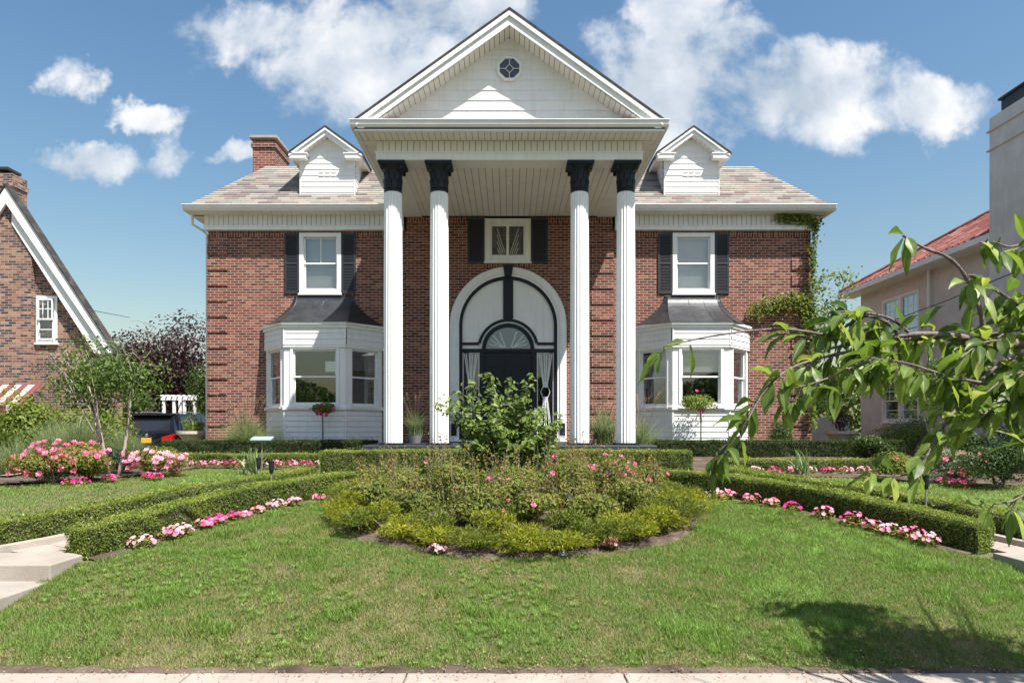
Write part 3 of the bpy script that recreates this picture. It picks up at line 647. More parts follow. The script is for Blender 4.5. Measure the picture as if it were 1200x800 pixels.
for i, (x, y, r_, h_) in enumerate(roses):
    row = 'front row of roses' if i < 6 else ('middle row of roses' if i < 11 else 'rear row of roses'); k = i if i < 6 else (i - 6 if i < 11 else i - 11)
    names = {11: 'second', 12: 'fourth', 13: 'third', 14: 'first', 15: 'fifth'}
    lab = 'leafy rose shrub, %s from the left in the %s of the central bed' % (names.get(i, rounded(k)), row.replace(' of roses', ''))
    shrub('rose_shrub', lab, 'rose shrub', (x, y, zs(x, y)), (r_ * 1.08, r_, h_ * 1.15), 2700, .046, 'roseleaf', 'rose shrubs in the central bed', ('pink', fl[i], .07) if i in fl else None, stems=9, lumps=10)
x, y, z = gp(683, 628); shrub('silver_plant', 'silvery pale leaved plant at the front of the central bed', 'plant', (x, y, z), (.26, .2, .09), 500, .045, 'silverleaf', lumps=6)
x, y, z = gp(657, 645); shrub('box_ball', 'small round green shrub at the front rim of the central bed', 'shrub', (x, y, z), (.17, .15, .12), 900, .03, 'boxleaf', lumps=6)
bedding('small pink flowering plant at the front left rim of the central bed', gp(512, 648), .09, 'palepink', None)
bedding('small pink flowering plant at the front right rim of the central bed', gp(716, 643), .1, 'pink', None)
# garden rock
x, y, z = gp(659, 650); mb = MB()
P = rvec(26); 
mb.lathe(x, y, [(.02, z - .02), (.05, z + .005), (.045, z + .03), (.02, z + .045)], 7); tag(mb.build('rock', M['steelgrey'], loc=(x, y, z)), 'small grey stone at the front rim of the central bed', 'rock')

# tall broad-leaved shrub
x, y = .02, 10.3; z = zs(x, y); root = thing('flowering_shrub', 'tall loose broad leaved shrub rising from the bed before the front door', 'shrub', (x, y, z))
mb = MB(); tips = []
for i in range(46):
    a = random.uniform(0, 6.28); s = random.random() ** .6; h_ = random.uniform(.55, 1.35) * (1.12 - .35 * s)
    e = (x + math.cos(a) * s * .85, y + math.sin(a) * s * .7, z + .25 + h_); tips.append(e)
for px, py in ((568, 436), (535, 460), (512, 474), (622, 440), (636, 478), (548, 447), (578, 446), (527, 484), (648, 500), (520, 466)): tips.append(at(px, py, 10.3 + random.uniform(-.3, .3)))
LP = []; LN = []
for e in tips:
    m1 = (x + (e[0] - x) * .35, y + (e[1] - y) * .35, z + (e[2] - z) * .55)
    mb.tube([(x + random.uniform(-.08, .08), y + random.uniform(-.08, .08), z), m1, e], [.014, .009, .003], 5)
    for t in np.arange(-.75, 1.02, .03):
        q = np.array(m1) * (1 - t) + np.array(e) * t if t > 0 else np.array([x, y, z + .05]) * (-t) + np.array(m1) * (1 + t) + rvec(1)[0] * [.22, .2, .08]
        for _ in range(2):
            d = rvec(1)[0]; LP.append(q + d * [.09, .09, .05]); LN.append([d[0] * .5, d[1] * .5 - .3, .7])
mb.build('stem', M['bark'], root); LP = np.array(LP); LN = np.array(LN); mb = MB(); V, Fc = leaves(LP, LN + rvec(len(LP)) * .45, .1, .062, .2)
mb.add(V, Fc, np.clip(RNG.normal(.5, .22, len(LP)), 0, .985)); mb.build('foliage', M['hibleaf'], root)

# rose bushes left and right
for px, lab, rx, dens, d_, mt in ((62, 'big rose bush with pink blooms left of the slender garden tree', .75, 60, 11.2, 'pink'), (105, 'pink rose bush partly behind the slender garden tree stems', .55, 34, 11.5, 'pink'), (178, 'pink rose bush right of the slender garden tree', .68, 62, 12.4, 'palepink')):
    x = (px - CX) / F * d_; shrub('rose_bush', lab, 'rose bush', (x, d_, zs(x, d_)), (rx, .5, .28 if px > 150 else .33), 4200, .05, 'roseleaf', 'pink rose bushes on the left', (mt, dens * 2, .1), stems=12, lumps=12)
x, y, z = gp(1130, 572); shrub('rose_bush', 'rose bush with pale pink and salmon blooms under the young tree on the right', 'rose bush', (x + .1, y + .5, z), (.62, .45, .34), 3200, .05, 'silverleaf', None, ('salmon', 46, .085), stems=10)
x, y, z = gp(1050, 566); shrub('low_shrub', 'low leafy green shrub on the right beside the lawn strip', 'shrub', (x, y + .3, z), (.6, .4, .26), 2600, .05, 'roseleaf', None, ('salmon', 6, .07))
x, y, z = gp(1190, 578); shrub('round_shrub', 'rounded dark shrub at the right edge behind the lawn strip', 'shrub', (x + .1, y + .5, z), (.6, .5, .42), 3600, .045, 'boxdark', None)
shrub('dome_shrub', 'bright green dome shaped shrub before the grey neighbour house', 'shrub', (10.0, 17.6, 1.05), (.75, .6, .45), 4200, .05, 'boxleaf', None)
shrub('purple_shrub', 'dark reddish shrub growing out of the right stone planter', 'shrub', (9.05, 18.6, 1.5), (.5, .4, .62), 900, .06, 'purple', None, wood='bark', stems=10)
shrub('planter_shrub', 'yellow green shrub growing in the left stone planter', 'shrub', (-8.62, 18.6, 1.55), (.42, .35, .26), 1100, .06, 'limeleaf', None)
shrub('corner_shrub', 'green shrub against the brick wall beside the right bay window', 'shrub', (6.8, 17.0, 1.04), (.4, .35, .55), 2600, .05, 'treeleaf', None)
shrub('silver_bush', 'wispy silvery bush before the grey neighbour wall', 'shrub', (11.2, 19.0, 1.05), (.9, .6, .6), 1500, .07, 'silverleaf', None, stems=14)
for i, (x, y, rx, rz) in enumerate([(9.3, 13.6, .8, .5), (10.8, 12.6, .9, .6), (11.6, 14.8, 1.2, .8), (8.0, 15.0, .6, .35)]):
    shrub('garden_shrub', 'green shrub in the right border, %s from the right' % ['third', 'second', 'first', 'fourth'][i], 'shrub', (x, y, zs(x, y)), (rx, rx * .8, rz), 3400, .06, 'treeleaf', 'shrubs in the right border')
# left: overgrown hedge before the neighbour, blue hydrangea-like balls
for i, (x, rx) in enumerate([(-12.0, 1.25), (-10.4, 1.2), (-13.8, 1.2)]):
    shrub('tall_shrub', ['tall overgrown shrub before the tan brick house, middle one', 'tall overgrown shrub before the tan brick house, nearest the garden tree', 'tall overgrown shrub before the tan brick house, at the left edge'][i], 'shrub', (x, 16.9, .5), (rx, .8, 1.2 - .12 * (i == 1)), 7000, .085, 'limeleaf', 'tall shrubs on the left', stems=14, lumps=12)
shrub('grey_shrub', 'blue green round shrub behind the stems of the slender garden tree', 'shrub', (-7.35, 12.9, .86), (.5, .4, .28), 1800, .06, 'silverleaf', None)

def grassclump(label, p, h, n, spread, plume=0, name='grass_clump', mat='grasscl', cat='ornamental grass', group=None, wd=.011, bend=.55):
    x, y, z = p; root = thing(name, label, cat, p, group)
    P = np.array(p) + np.stack([RNG.normal(0, spread * .12, n), RNG.normal(0, spread * .12, n), np.zeros(n)], 1)
    D = RNG.normal(size=(n, 3)); D[:, 2] = 0; D = unit(D); b_ = RNG.uniform(.05, 1.0, (n, 1)) * bend / .55 * spread / h * 1.1
    H = h * RNG.uniform(.6, 1.05, n)
    V, Fc = blades(P, D, H, wd * RNG.uniform(.7, 1.2, n), b_, 4); mb = MB(); mb.add(V, Fc, np.tile(np.clip(RNG.normal(.5, .22, n), 0, 1), 4)); mb.build('blades', M[mat], root)
    if plume:
        D = RNG.normal(size=(plume, 3)); D[:, 2] = 0; D = unit(D); Q = []; 
        mb = MB()
        for d in D:
            s = random.uniform(.2, .8) * spread; e = np.array(p) + d * s + [0, 0, h * random.uniform(1, 1.25)]
            mb.tube([p, (np.array(p) * .5 + e * .5) + [0, 0, .1 * h], e], .003, 4)
            k = 26; q = e + d * np.linspace(-.02, .1, k)[:, None] + np.stack([np.zeros(k), np.zeros(k), np.linspace(-.02, .12, k)], 1) + RNG.normal(0, .012, (k, 3)); Q.append(q)
        Q = np.concatenate(Q); V, Fc = leaves(Q, rvec(len(Q)), .03, .008); mb.add(V, Fc, RNG.random(len(Q))); mb.build('plume', M['plume'], root)
    return root
grassclump('feathery ornamental grass clump between the brick corner and left bay window', (-6.45, 16.75, 1.04), 1.15, 1500, 1.0, 40, bend=.7, wd=.016, group='ornamental grasses by the house')
grassclump('ornamental grass in a pot between the two left columns', (-2.2, 15.9, 1.55), .75, 320, .55, 26, bend=.7, wd=.014, group='ornamental grasses by the house')
grassclump('ornamental grass between the two right columns', (2.12, 15.4, 1.38), .9, 700, .8, 26, bend=.7, wd=.015, group='ornamental grasses by the house')
grassclump('ornamental grass right of the rightmost column', (3.0, 15.6, 1.1), 1.1, 420, .85, 20, bend=.7, wd=.014, group='ornamental grasses by the house')
for i, (x, y, h_) in enumerate([(-9.6, 14.4, 1.25), (-10.7, 14.8, 1.15), (-8.75, 13.9, 1.2), (-11.6, 14.6, 1.2), (-8.1, 14.3, .9)]):
    grassclump('tall silvery green grass clump left of the rose bushes, %s from the left' % ['third', 'second', 'fourth', 'first', 'fifth'][i], (x, y, zs(x, y)), h_, 1100, .85, 0, group='tall grasses on the left', wd=.016)
grassclump('spiky yucca in the left rear bed beside the pale blue plate', (-4.85, 12.9, zs(-4.85, 12.9)), .62, 60, .62, 0, 'yucca', 'yucca', 'yucca', 'yuccas', .045, .55)
grassclump('spiky yucca in the right rear bed behind the right walk', (5.35, 12.5, zs(5.35, 12.5)), .6, 40, .55, 0, 'yucca', 'yucca', 'yucca', 'yuccas', .04, .55)

def trunkpath(p, q, bow=.1, k=6):
    p = np.array(p); q = np.array(q); t = np.linspace(0, 1, k)[:, None]; w = rvec(1)[0] * bow * np.linalg.norm(q - p); return p * (1 - t) + q * t + w * np.sin(t * math.pi) + RNG.normal(0, .01, (k, 3)) * np.linalg.norm(q - p) * .5
def tree(name, label, cat, base, h, crown_c, crown_r, n, L, leafm, barkm='bark', trunks=1, tr=.12, lumps=14, group=None, W=.55, flowers=None, limbs=16):
    root = thing(name, label, cat, base, group); b0 = np.array(base, float); c = np.array(crown_c, float); r_ = np.array(crown_r, float); mb = MB()
    for t in range(trunks):
        a = 6.28 * t / trunks + .4; s = b0 + np.array([math.cos(a), math.sin(a) * .5, 0]) * .09 * (trunks > 1) + [0, 0, -.05]
        e = c + np.array([math.cos(a), math.sin(a), 0]) * r_ * .35 * (trunks > 1) + [0, 0, -r_[2] * .3]
        pth = trunkpath(s, e, .04); mb.tube(pth, list(np.linspace(tr, tr * .5, len(pth))), 9)
        for _ in range(limbs // trunks):
            q = pth[random.randint(2, 5)]; d = rvec(1)[0]; d[2] = abs(d[2]) * .8 + .1; e2 = c + d * r_ * random.uniform(.5, .85)
            l = trunkpath(q, e2, .1); mb.tube(l, list(np.linspace(tr * .38, tr * .06, len(l))), 5)
            for __ in range(3):
                q2 = l[random.randint(2, 5)]; e3 = q2 + rvec(1)[0] * r_ * .35; mb.tube(trunkpath(q2, e3, .1, 4), [tr * .14, tr * .1, tr * .07, tr * .03], 4)
    mb.build('trunk', M[barkm], root, smooth=True)
    P, Nn = blob(c, r_, n, L, lumps, shell=.15)
    V, Fc = leaves(P, Nn + rvec(n) * .8, L, L * W, .2); sh = fbm(P[:, 0] / r_[0] * 4, P[:, 2] / r_[0] * 4, 9)
    mb = MB(); mb.add(V, Fc, np.clip(.45 + (sh - .5) * .6 + RNG.normal(0, .2, n), 0, 1)); mb.build('crown', M[leafm], root)
    if flowers:
        P, Nn = blob(c, r_, flowers[1], L, lumps, shell=.9); mb = MB(); V, Fc = petals(P, Nn + [0, -.5, 0], .09, 5); mb.add(V, Fc, RNG.random(len(Fc))); mb.build('blossoms', M[flowers[0]], root)
    return root
tree('garden_tree', 'slender three stemmed garden tree between the pink rose bushes on the left', 'tree', (-7.1, 12.2, zs(-7.1, 12.2)), 2.6, (-7.25, 12.2, 2.72), (1.35, 1.05, .88), 3500, .075, 'myrtle', 'palebark', 3, .036, 15, flowers=None)
tree('purple_tree', 'dark purple leaved tree rising beyond the driveway, left of the house', 'tree', (-16.6, 32, .4), 5, (-16.3, 32, 4.5), (3.2, 2.4, 3.0), 15000, .18, 'purple', lumps=20)
tree('backyard_tree', 'green tree beside the white pergola, next to the brick corner', 'tree', (-12.8, 29, .4), 4, (-12.4, 29, 3.1), (1.5, 1.2, 1.5), 6000, .12, 'treeleaf', lumps=14, group='trees behind the driveway')
tree('backyard_tree', 'green tree behind the left gable, under the purple tree', 'tree', (-18.6, 30, .4), 4, (-18.9, 30, 3.6), (1.6, 1.3, 1.8), 6000, .12, 'myrtle', lumps=14, group='trees behind the driveway')
tree('backyard_tree', 'low green tree behind the black car', 'tree', (-16.2, 28.5, .4), 3, (-16.0, 28.5, 2.2), (1.9, 1.2, 1.3), 6000, .12, 'treeleaf', lumps=14, group='trees behind the driveway')
tree('side_tree', 'green tree in the gap between the brick house and the grey house', 'tree', (11.2, 27, 1.05), 4, (11.6, 27, 3.1), (1.1, 1.1, 1.7), 5000, .11, 'treeleaf', lumps=12)
tree('young_tree', 'young tree with slim pale stems behind the right rose bush', 'tree', (8.35, 13.2, zs(8.35, 13.2)), 3, (8.6, 13.2, 2.45), (1.15, .8, .75), 3600, .08, 'myrtle', 'palebark', 3, .035, 13)
# distant belt of trees closing the horizon behind the houses
mb = MB(); n = 26000; x = RNG.uniform(-70, 70, n); hh = 3 + 3 * fbm(x * .15, x * 0, 4); P = np.stack([x, RNG.uniform(48, 54, n), 1 + RNG.random(n) ** .8 * hh], 1)
V, Fc = leaves(P, rvec(n) + [0, -.6, .4], .5, .36); mb.add(V, Fc, RNG.random(n)); tag(mb.build('distant_trees', M['treeleaf']), 'far belt of green trees behind the houses', 'trees', kind='stuff')

mb = MB(); n = 24000; x = RNG.uniform(-45, 45, n); hh = 2.8 + 7.5 * np.clip(fbm(x * .11, x * 0, 14, 2) - .25, 0, 1); P = np.stack([x, RNG.uniform(-26, -21, n), .5 + RNG.random(n) ** .8 * hh], 1)  # trees added behind the camera to give the windows dark reflections
V, Fc = leaves(P, rvec(n), .5, .36); mb.add(V, Fc, RNG.random(n)); tag(mb.build('reflection_trees', M['treeleaf']), 'row of green trees added across the street, seen only reflected in the windows', 'trees', kind='stuff')
# standards (lollipop topiary)
def standard(label, x, y, zc, r_, mat, fl):
    z = zs(x, y); root = thing('topiary', label, 'topiary', (x, y, z), 'little standard trees before the bay windows')
    mb = MB(); mb.tube([(x, y, z - .02), (x + .01, y, (z + zc) / 2), (x, y, zc)], [.022, .018, .015], 7); 
    for i in range(7): d = rvec(1)[0]; mb.tube([(x, y, zc - r_[2] * .5), (x + d[0] * r_[0] * .7, y + d[1] * r_[1] * .7, zc + d[2] * r_[2] * .7)], [.009, .003], 4)
    mb.build('trunk', M['bark'], root)
    P, Nn = blob((x, y, zc), r_, 1500, .05, 8); V, Fc = leaves(P, Nn + rvec(len(P)) * .6, .05, .03); mb = MB(); mb.add(V, Fc, np.clip(RNG.normal(.5, .2, len(P)), 0, 1)); mb.build('crown', M[mat], root)
    k = fl; P, Nn = blob((x, y, zc), np.array(r_) * 1.1, k, .05, 8, shell=.95); mb = MB(); V, Fc = petals(P, Nn + [0, -1, 0], .085, 6, .6); mb.add(V, Fc, RNG.random(len(Fc))); mb.build('blossoms', M['hotpink'], root)
standard('small rose standard with pink blooms before the left bay window', -4.52, 16.5, 2.2, (.3, .26, .2), 'roseleaf', 16)
standard('small round headed standard tree before the right bay window', 4.62, 16.5, 2.33, (.62, .42, .3), 'boxleaf', 5)

# vine on the right corner
root = thing('climbing_vine', 'green vine climbing the right brick corner up to the eaves', 'vine', (7.9, 17.75, 1.05))
segs = [[(953, 500), (953, 420), (952, 350), (953, 300), (956, 262)], [(956, 262), (935, 256), (912, 254)], [(953, 385), (940, 356), (915, 355), (895, 360), (882, 366)], [(953, 345), (968, 325), (985, 325), (1000, 330)], [(953, 390), (970, 370), (985, 350)], [(953, 420), (972, 398), (968, 350)]]
mb = MB(); Q = []
for k, sgm in enumerate(segs):
    pts = resample([at(a, b_, 17.62 if k < 3 else 17.8) for a, b_ in sgm], .1)
    mb.tube(pts, .01, 5); w_ = [(.05, 150), (.09, 320), (.12, 330), (.12, 120), (.22, 150), (.25, 220)][k]
    n = int(w_[1] * len(pts) * .1 * 1.6); i = RNG.integers(0, len(pts), n); Q.append(pts[i] + RNG.normal(0, 1, (n, 3)) * [w_[0], .05 if k < 3 else .15, w_[0]])
mb.build('stem', M['bark'], root); Q = np.concatenate(Q); V, Fc = leaves(Q, rvec(len(Q)) * .7 + [0, -.7, .5], .075, .055); mb = MB(); mb.add(V, Fc, RNG.random(len(Q))); mb.build('foliage', M['limeleaf'], root)

# ------------------------------------------------------------------ street tree whose branches reach into the view from the right
CT = thing('cherry_tree', 'leafy tree at the right whose long branches hang into view before the houses', 'tree', (4.5, 2.75, 0))
mb = MB()
hub = np.array([3.9, 2.9, 2.35])
mb.tube([(4.5, 2.75, -.1), (4.45, 2.77, .6), (4.3, 2.8, 1.4), (4.1, 2.85, 2.0), tuple(hub)], [.17, .13, .12, .11, .1], 12)
main = [at(1153, 400, 2.6), at(1215, 402, 2.65), (3.0, 2.8, 2.15), tuple(hub)]
mb.tube(resample(main, .12), list(np.linspace(.017, .07, len(resample(main, .12)))), 8)
BR_ = {
 'A': ([(778, 406), (800, 401), (827, 395), (875, 388), (922, 386), (970, 393), (1003, 401), (1046, 398), (1100, 397), (1153, 401)], 2.35, 2.6, .0025, .009),
 'B': ([(956, 414), (998, 402), (1046, 395), (1084, 391), (1120, 394), (1153, 400)], 2.45, 2.6, .004, .013),
 'C': ([(1058, 276), (1084, 291), (1108, 300), (1127, 317), (1141, 345), (1150, 369), (1153, 399)], 2.5, 2.6, .004, .011),
 'D': ([(840, 530), (861, 512), (873, 497), (889, 469), (905, 447), (930, 430), (960, 420), (1000, 411), (1046, 403)], 2.3, 2.5, .002, .008),
 'E': ([(1028, 557), (1055, 557), (1075, 550), (1095, 518), (1112, 490), (1140, 455), (1175, 425), (1215, 410)], 2.4, 2.65, .003, .009),
 'F': ([(1148, 284), (1165, 284), (1182, 289), (1215, 286), (1260, 300)], 2.6, 2.9, .003, .008),
 'G': ([(1135, 322), (1160, 335), (1185, 352), (1215, 368)], 2.5, 2.7, .004, .008),
 'H': ([(985, 365), (1010, 366), (1040, 372), (1060, 385), (1070, 395)], 2.45, 2.55, .003, .006),
 'I': ([(1020, 420), (1060, 425), (1110, 440), (1160, 450), (1215, 455)], 2.4, 2.6, .003, .008),
 'J': ([(960, 380), (1000, 370), (1035, 375), (1052, 392)], 2.5, 2.5, .003, .006),
 'K': ([(1165, 590), (1190, 585), (1230, 560), (1280, 520)], 2.5, 2.7, .003, .008),
 'L': ([(930, 455), (965, 445), (1000, 430), (1030, 418)], 2.35, 2.45, .002, .006),
}
BL = []
def bigleaf(mb_list, p, d, L, Wd, bend, r_):
    d = d / np.linalg.norm(d); up = np.array([0, 0, 1.]); s = np.cross(d, up); s /= (np.linalg.norm(s) + 1e-6); s = s * math.cos(r_) + np.cross(d, s) * math.sin(r_); nn = np.cross(s, d)
    k = 7; prof = [.04, .6, .95, 1.0, .8, .42, .0]; V = []; c = np.array(p); dd = d.copy(); cup = random.uniform(.1, .7); ph = random.uniform(0, 6)
    for i in range(k):
        w_ = Wd * prof[i] / 2; h_ = min(.0011, w_); V += [c - s * w_ + nn * w_ * cup + nn * math.sin(i * 2.1 + ph) * .003, c - s * h_, c + s * h_, c + s * w_ + nn * w_ * cup - nn * math.sin(i * 1.7 + ph) * .003]
        dd = dd - up * bend / k; dd /= np.linalg.norm(dd); c = c + dd * L / (k - 1); nn = np.cross(s, dd)
    mb_list.append(np.array(V))
for key, (px, d0, d1, r0, r1) in BR_.items():
    n = len(px); pts = [at(a, b_, d0 + (d1 - d0) * i / (n - 1) + random.uniform(-.02, .02)) for i, (a, b_) in enumerate(px)]
    Q = resample(pts, .03); mb.tube(Q, list(np.linspace(r0, r1, len(Q)) * (1 + .12 * np.sin(np.arange(len(Q)) * 1.9))), 6)
    dens = {'A': .055, 'B': .06, 'C': .2, 'D': .032, 'E': .045, 'F': .05, 'G': .04, 'H': .03, 'I': .022, 'J': .04, 'K': .05, 'L': .03}[key]
    step = max(1, int(dens / .03 + .5)) if dens >= .03 else 1
    i = 0; Ltot = len(Q)
    while i < Ltot:
        t = i / Ltot
        if key == 'A' and (.0 < t < .04 or .09 < t < .33) : i += 2; continue
        if key == 'C' and .12 < t < .9: i += 4; continue
        m_ = {'D': 4, 'E': 5, 'I': 5, 'H': 4, 'G': 4, 'K': 4, 'L': 5, 'B': 4}.get(key, 3)
        if key in 'C' and t < .12: m_ = 4
        q = Q[i]; tg = Q[max(i - 1, 0)] - Q[min(i + 1, Ltot - 1)]; tg = tg / (np.linalg.norm(tg) + 1e-9)
        # short spur
        sp_ = q + np.array([random.uniform(-.02, .02), random.uniform(-.02, .02), random.uniform(-.035, .01)]); mb.tube([q, sp_], [.0025, .0018], 4)
        for _ in range(m_):
            if random.random() < .12: continue
            side = rvec(1)[0]; d = tg * random.uniform(-.1, .7) + side * .55 + np.array([0, 0, random.uniform(-.95, .2)])
            pet = sp_ + d / np.linalg.norm(d) * .016; mb.tube([sp_, pet], .001, 3)
            bigleaf(BL, pet, d, random.uniform(.068, .14), random.uniform(.028, .048), random.uniform(.5, 1.6), random.uniform(-.9, .9))
        i += max(step, 1) + random.randint(0, 1)
# thicket of leaves near the right edge of the view
for _ in range(52):
    a = random.uniform(1095, 1230); b_ = random.uniform(345, 520); d_ = random.uniform(2.35, 2.9); p = np.array(at(a, b_, d_)); q = p + np.array([.22, .1, .08]); Q = resample([tuple(p), tuple((p + q) / 2 + [0, 0, .02]), tuple(q)], .03); mb.tube(Q, .0035, 5)
    for qq in Q:
        for __ in range(1):
            d = rvec(1)[0] * .7 + np.array([-.5, -.1, random.uniform(-.9, .1)]); bigleaf(BL, qq, d, random.uniform(.068, .14), random.uniform(.028, .048), random.uniform(.5, 1.5), random.uniform(-.9, .9))
# upper crown, outside the frame: limbs and leaves that throw the shadow on the lawn
for _ in range(34):
    e = hub + np.array([random.uniform(-.9, 1.7), random.uniform(-1.1, 1.9), random.uniform(.5, 2.4)]); l = trunkpath(hub + rvec(1)[0] * .05, e, .12)
    if np.any((l[:, 1] > .2) & (l[:, 0] / l[:, 1] < .82) & ((l[:, 2] - CAMZ) / l[:, 1] < .68)): continue
    mb.tube(l, list(np.linspace(.04, .006, len(l))), 5)
mb.build('trunk', M['cherrybark'], CT, smooth=True)
V = np.concatenate(BL); nl = len(BL); base = np.arange(nl)[:, None] * 28; fcs = []; rl = []
for i in range(6):
    for j in (0, 1, 2): fcs.append(base + np.array([4 * i + j, 4 * i + j + 1, 4 * i + j + 5, 4 * i + j + 4]))
rv = np.clip(RNG.normal(.46, .27, nl), 0, .96); rv[RNG.random(nl) < .025] = 1
mb = MB(); mb.add(V, np.concatenate(fcs), np.concatenate([np.clip(rv + .3, 0, .93) if j == 1 else np.clip(rv + RNG.normal(0, .04, nl) + (.05 if j else 0), 0, 1) for i in range(6) for j in (0, 1, 2)])); mb.build('leaves', M['cherryleaf'], CT, smooth=True)
n = 4300; P, Nn = blob((4.75, 3.4, 4.0), (.95, .7, .6), n, .1, 14, shell=.1)
n2_ = 900; P2, Nn2 = blob((4.35, 4.1, 3.9), (.7, .3, .3), n2_, .1, 8, shell=.1); P = np.concatenate([P, P2]); Nn = np.concatenate([Nn, Nn2]); n += n2_
keep = (P[:, 0] / P[:, 1] > .80) | (P[:, 1] < .5) | ((P[:, 2] - CAMZ) / P[:, 1] > .66); P = P[keep]; Nn = Nn[keep]; n = len(P)
mb = MB(); V, Fc = leaves(P, Nn + rvec(n) * .7, .11, .055); mb.add(V, Fc, np.clip(RNG.normal(.5, .2, n), 0, 1)); mb.build('crown', M['cherryleaf'], CT)


# ------------------------------------------------------------------ THE HOUSE
HX, WY = 7.85, 17.8
H = thing('brick_house', 'red brick house with a white columned portico and two bay windows', 'house', (0, 17.8, 1.05))
def win(seg, u0, u1, z0, z1, parent, name='window', trim=.11, rail=True, grid=None, blind=.5, sillw=.05, depth=.10, split=None, muntin=None):
    mb = MB(); seg.frame(mb, u0, u1, z0, z1, trim, -depth, .035)
    seg.box(mb, u0 - .02, u1 + .02, z0 - .045, z0, -.02, .075)
    a, b_, c_, d = u0 + trim, u1 - trim, z0 + trim, z1 - trim; s = .04; zm = (c_ + d) / 2
    if rail:
        seg.frame(mb, a, b_, zm - .02, d, s, -depth + .045, -depth + .075)
        seg.frame(mb, a, b_, c_, zm + .02, s, -depth + .01, -depth + .04)
    else: seg.frame(mb, a, b_, c_, d, s, -depth + .01, -depth + .05)
    if split: seg.box(mb, (a + b_) / 2 - split / 2, (a + b_) / 2 + split / 2, c_ + s, d - s, -depth + .01, -depth + .05)
    if muntin:
        nx, nz = muntin
        for i in range(1, nx): u = a + (b_ - a) * i / nx; seg.box(mb, u - .012, u + .012, zm + .02 if rail else c_ + s, d - s, -depth + .05, -depth + .062)
        for i in range(1, nz): z = c_ + (d - c_) * i / nz; seg.box(mb, a + s, b_ - s, z - .012, z + .012, -depth + .052, -depth + .064)
    w = mb.build(name, M['white'], parent, bevel=.004)
    g = MB()
    if rail: seg.box(g, a + s, b_ - s, zm + .02 + .0, d - s, -depth + .055, -depth + .061); 
    else: seg.box(g, a + s, b_ - s, c_ + s, d - s, -depth + .025, -depth + .031)
    g.build('pane', M['glass'], w)
    if rail: g = MB(); seg.box(g, a + s, b_ - s, c_ + s, zm - .02, -depth + .02, -depth + .026); g.build('pane', M['glass'], w)
    if blind:
        g = MB(); z = d - .01; lo = d - (d - c_) * blind
        while z > lo: 
            g.hexa([seg.P(a, -depth - .05, z), seg.P(b_, -depth - .05, z), seg.P(b_, -depth - .085, z - .03), seg.P(a, -depth - .085, z - .03)], [seg.P(a, -depth - .05, z + .003), seg.P(b_, -depth - .05, z + .003), seg.P(b_, -depth - .085, z - .027), seg.P(a, -depth - .085, z - .027)]); z -= .034
        g.build('blind', M['blind'], w)
    return w
def wallholes(mb, seg, u0, u1, z0, z1, holes, n0, n1):
    us = sorted(set([u0, u1] + [h for q in holes for h in q[:2]])); zz = sorted(set([z0, z1] + [h for q in holes for h in q[2:]]))
    for i in range(len(us) - 1):
        run = None
        for j in range(len(zz) - 1):
            uc = (us[i] + us[i + 1]) / 2; zc = (zz[j] + zz[j + 1]) / 2
            ins = any(q[0] < uc < q[1] and q[2] < zc < q[3] for q in holes)
            if not ins: seg.box(mb, us[i], us[i + 1], zz[j], zz[j + 1], n0, n1)
fw = Seg((-HX, WY), (HX, WY)); ux = lambda x: x + HX
zp = lambda py, d: CAMZ + (CY - py) / F * d
S45 = WY / F
xp = lambda px, d=WY: (px - CX) / F * d
UW = [(xp(351), xp(400), zp(344, WY), zp(273, WY)), (xp(788), xp(837), zp(344, WY), zp(273, WY))]
CW = (xp(568), xp(622), zp(307, WY), 7.17)
BAYS = [(-6.33, -3.33), (3.31, 6.2)]
mb = MB(); ZB = .7; ZT = 6.85
holes = [(ux(a) + .02, ux(b_) - .02, c_ + .02, d - .02) for a, b_, c_, d in UW] + [(ux(a + .35), ux(b_ - .35), 2.3, 3.7) for a, b_ in BAYS] 
wallholes(mb, fw, 0, ux(-2.68), ZB, ZT - .16, [holes[0], holes[2]], -.3, 0)
wallholes(mb, fw, ux(2.68), 2 * HX, ZB, ZT - .16, [holes[1], holes[3]], -.3, 0)
wallholes(mb, fw, ux(-2.68), ux(2.68), ZB, 7.2, [(ux(CW[0]) + .02, ux(CW[1]) - .02, CW[2] + .02, CW[3] + .03)], -.3, .03)
mb.box(-HX, -HX + .3, WY + .3, 27, ZB, ZT); mb.box(HX - .3, HX, WY + .3, 27, ZB, ZT); mb.box(-HX, HX, 27, 27.3, ZB, ZT)
mb.build('brick_wall', M['brick'], H)
mb = MB()
for a, b_ in ((-HX, -2.68), (2.68, HX)): mb.box(a, b_, WY - .006, WY + .3, ZT - .16, ZT)
for (a, b_, c_, d) in UW: mb.box(a - .02, b_ + .02, WY - .022, WY + .05, c_ - .045 - .11, c_ - .048)
mb.box(-2.66, CW[0] - .02, WY - .036, WY - .02, 7.04, 7.2); mb.box(CW[1] + .02, 2.66, WY - .036, WY - .02, 7.04, 7.2)
mb.box(CW[0] - .02, CW[1] + .02, WY - .05, WY - .02, CW[2] - .17, CW[2] - .05)
mb.build('soldier_course', M['soldier'], H)
# rusticated quoins
for x0, x1, yy in ((-HX - .025, -HX + .5, WY), (HX - .5, HX + .025, WY), (2.13, 2.72, WY - .03), (-2.72, -2.13, WY - .03)):
    mb = MB(); z = 6.57 if abs(x0) > 3 or abs(x1) > 3 else 6.9
    while z > 1.1:
        z0 = z - .335
        mb.box(x0, x1, yy - .028, yy + .02 if abs(x0) < 3 else yy + .5, z0 + .0, z - .06); z -= .406
    mb.build('quoin', M['brick'], H, bevel=.006)
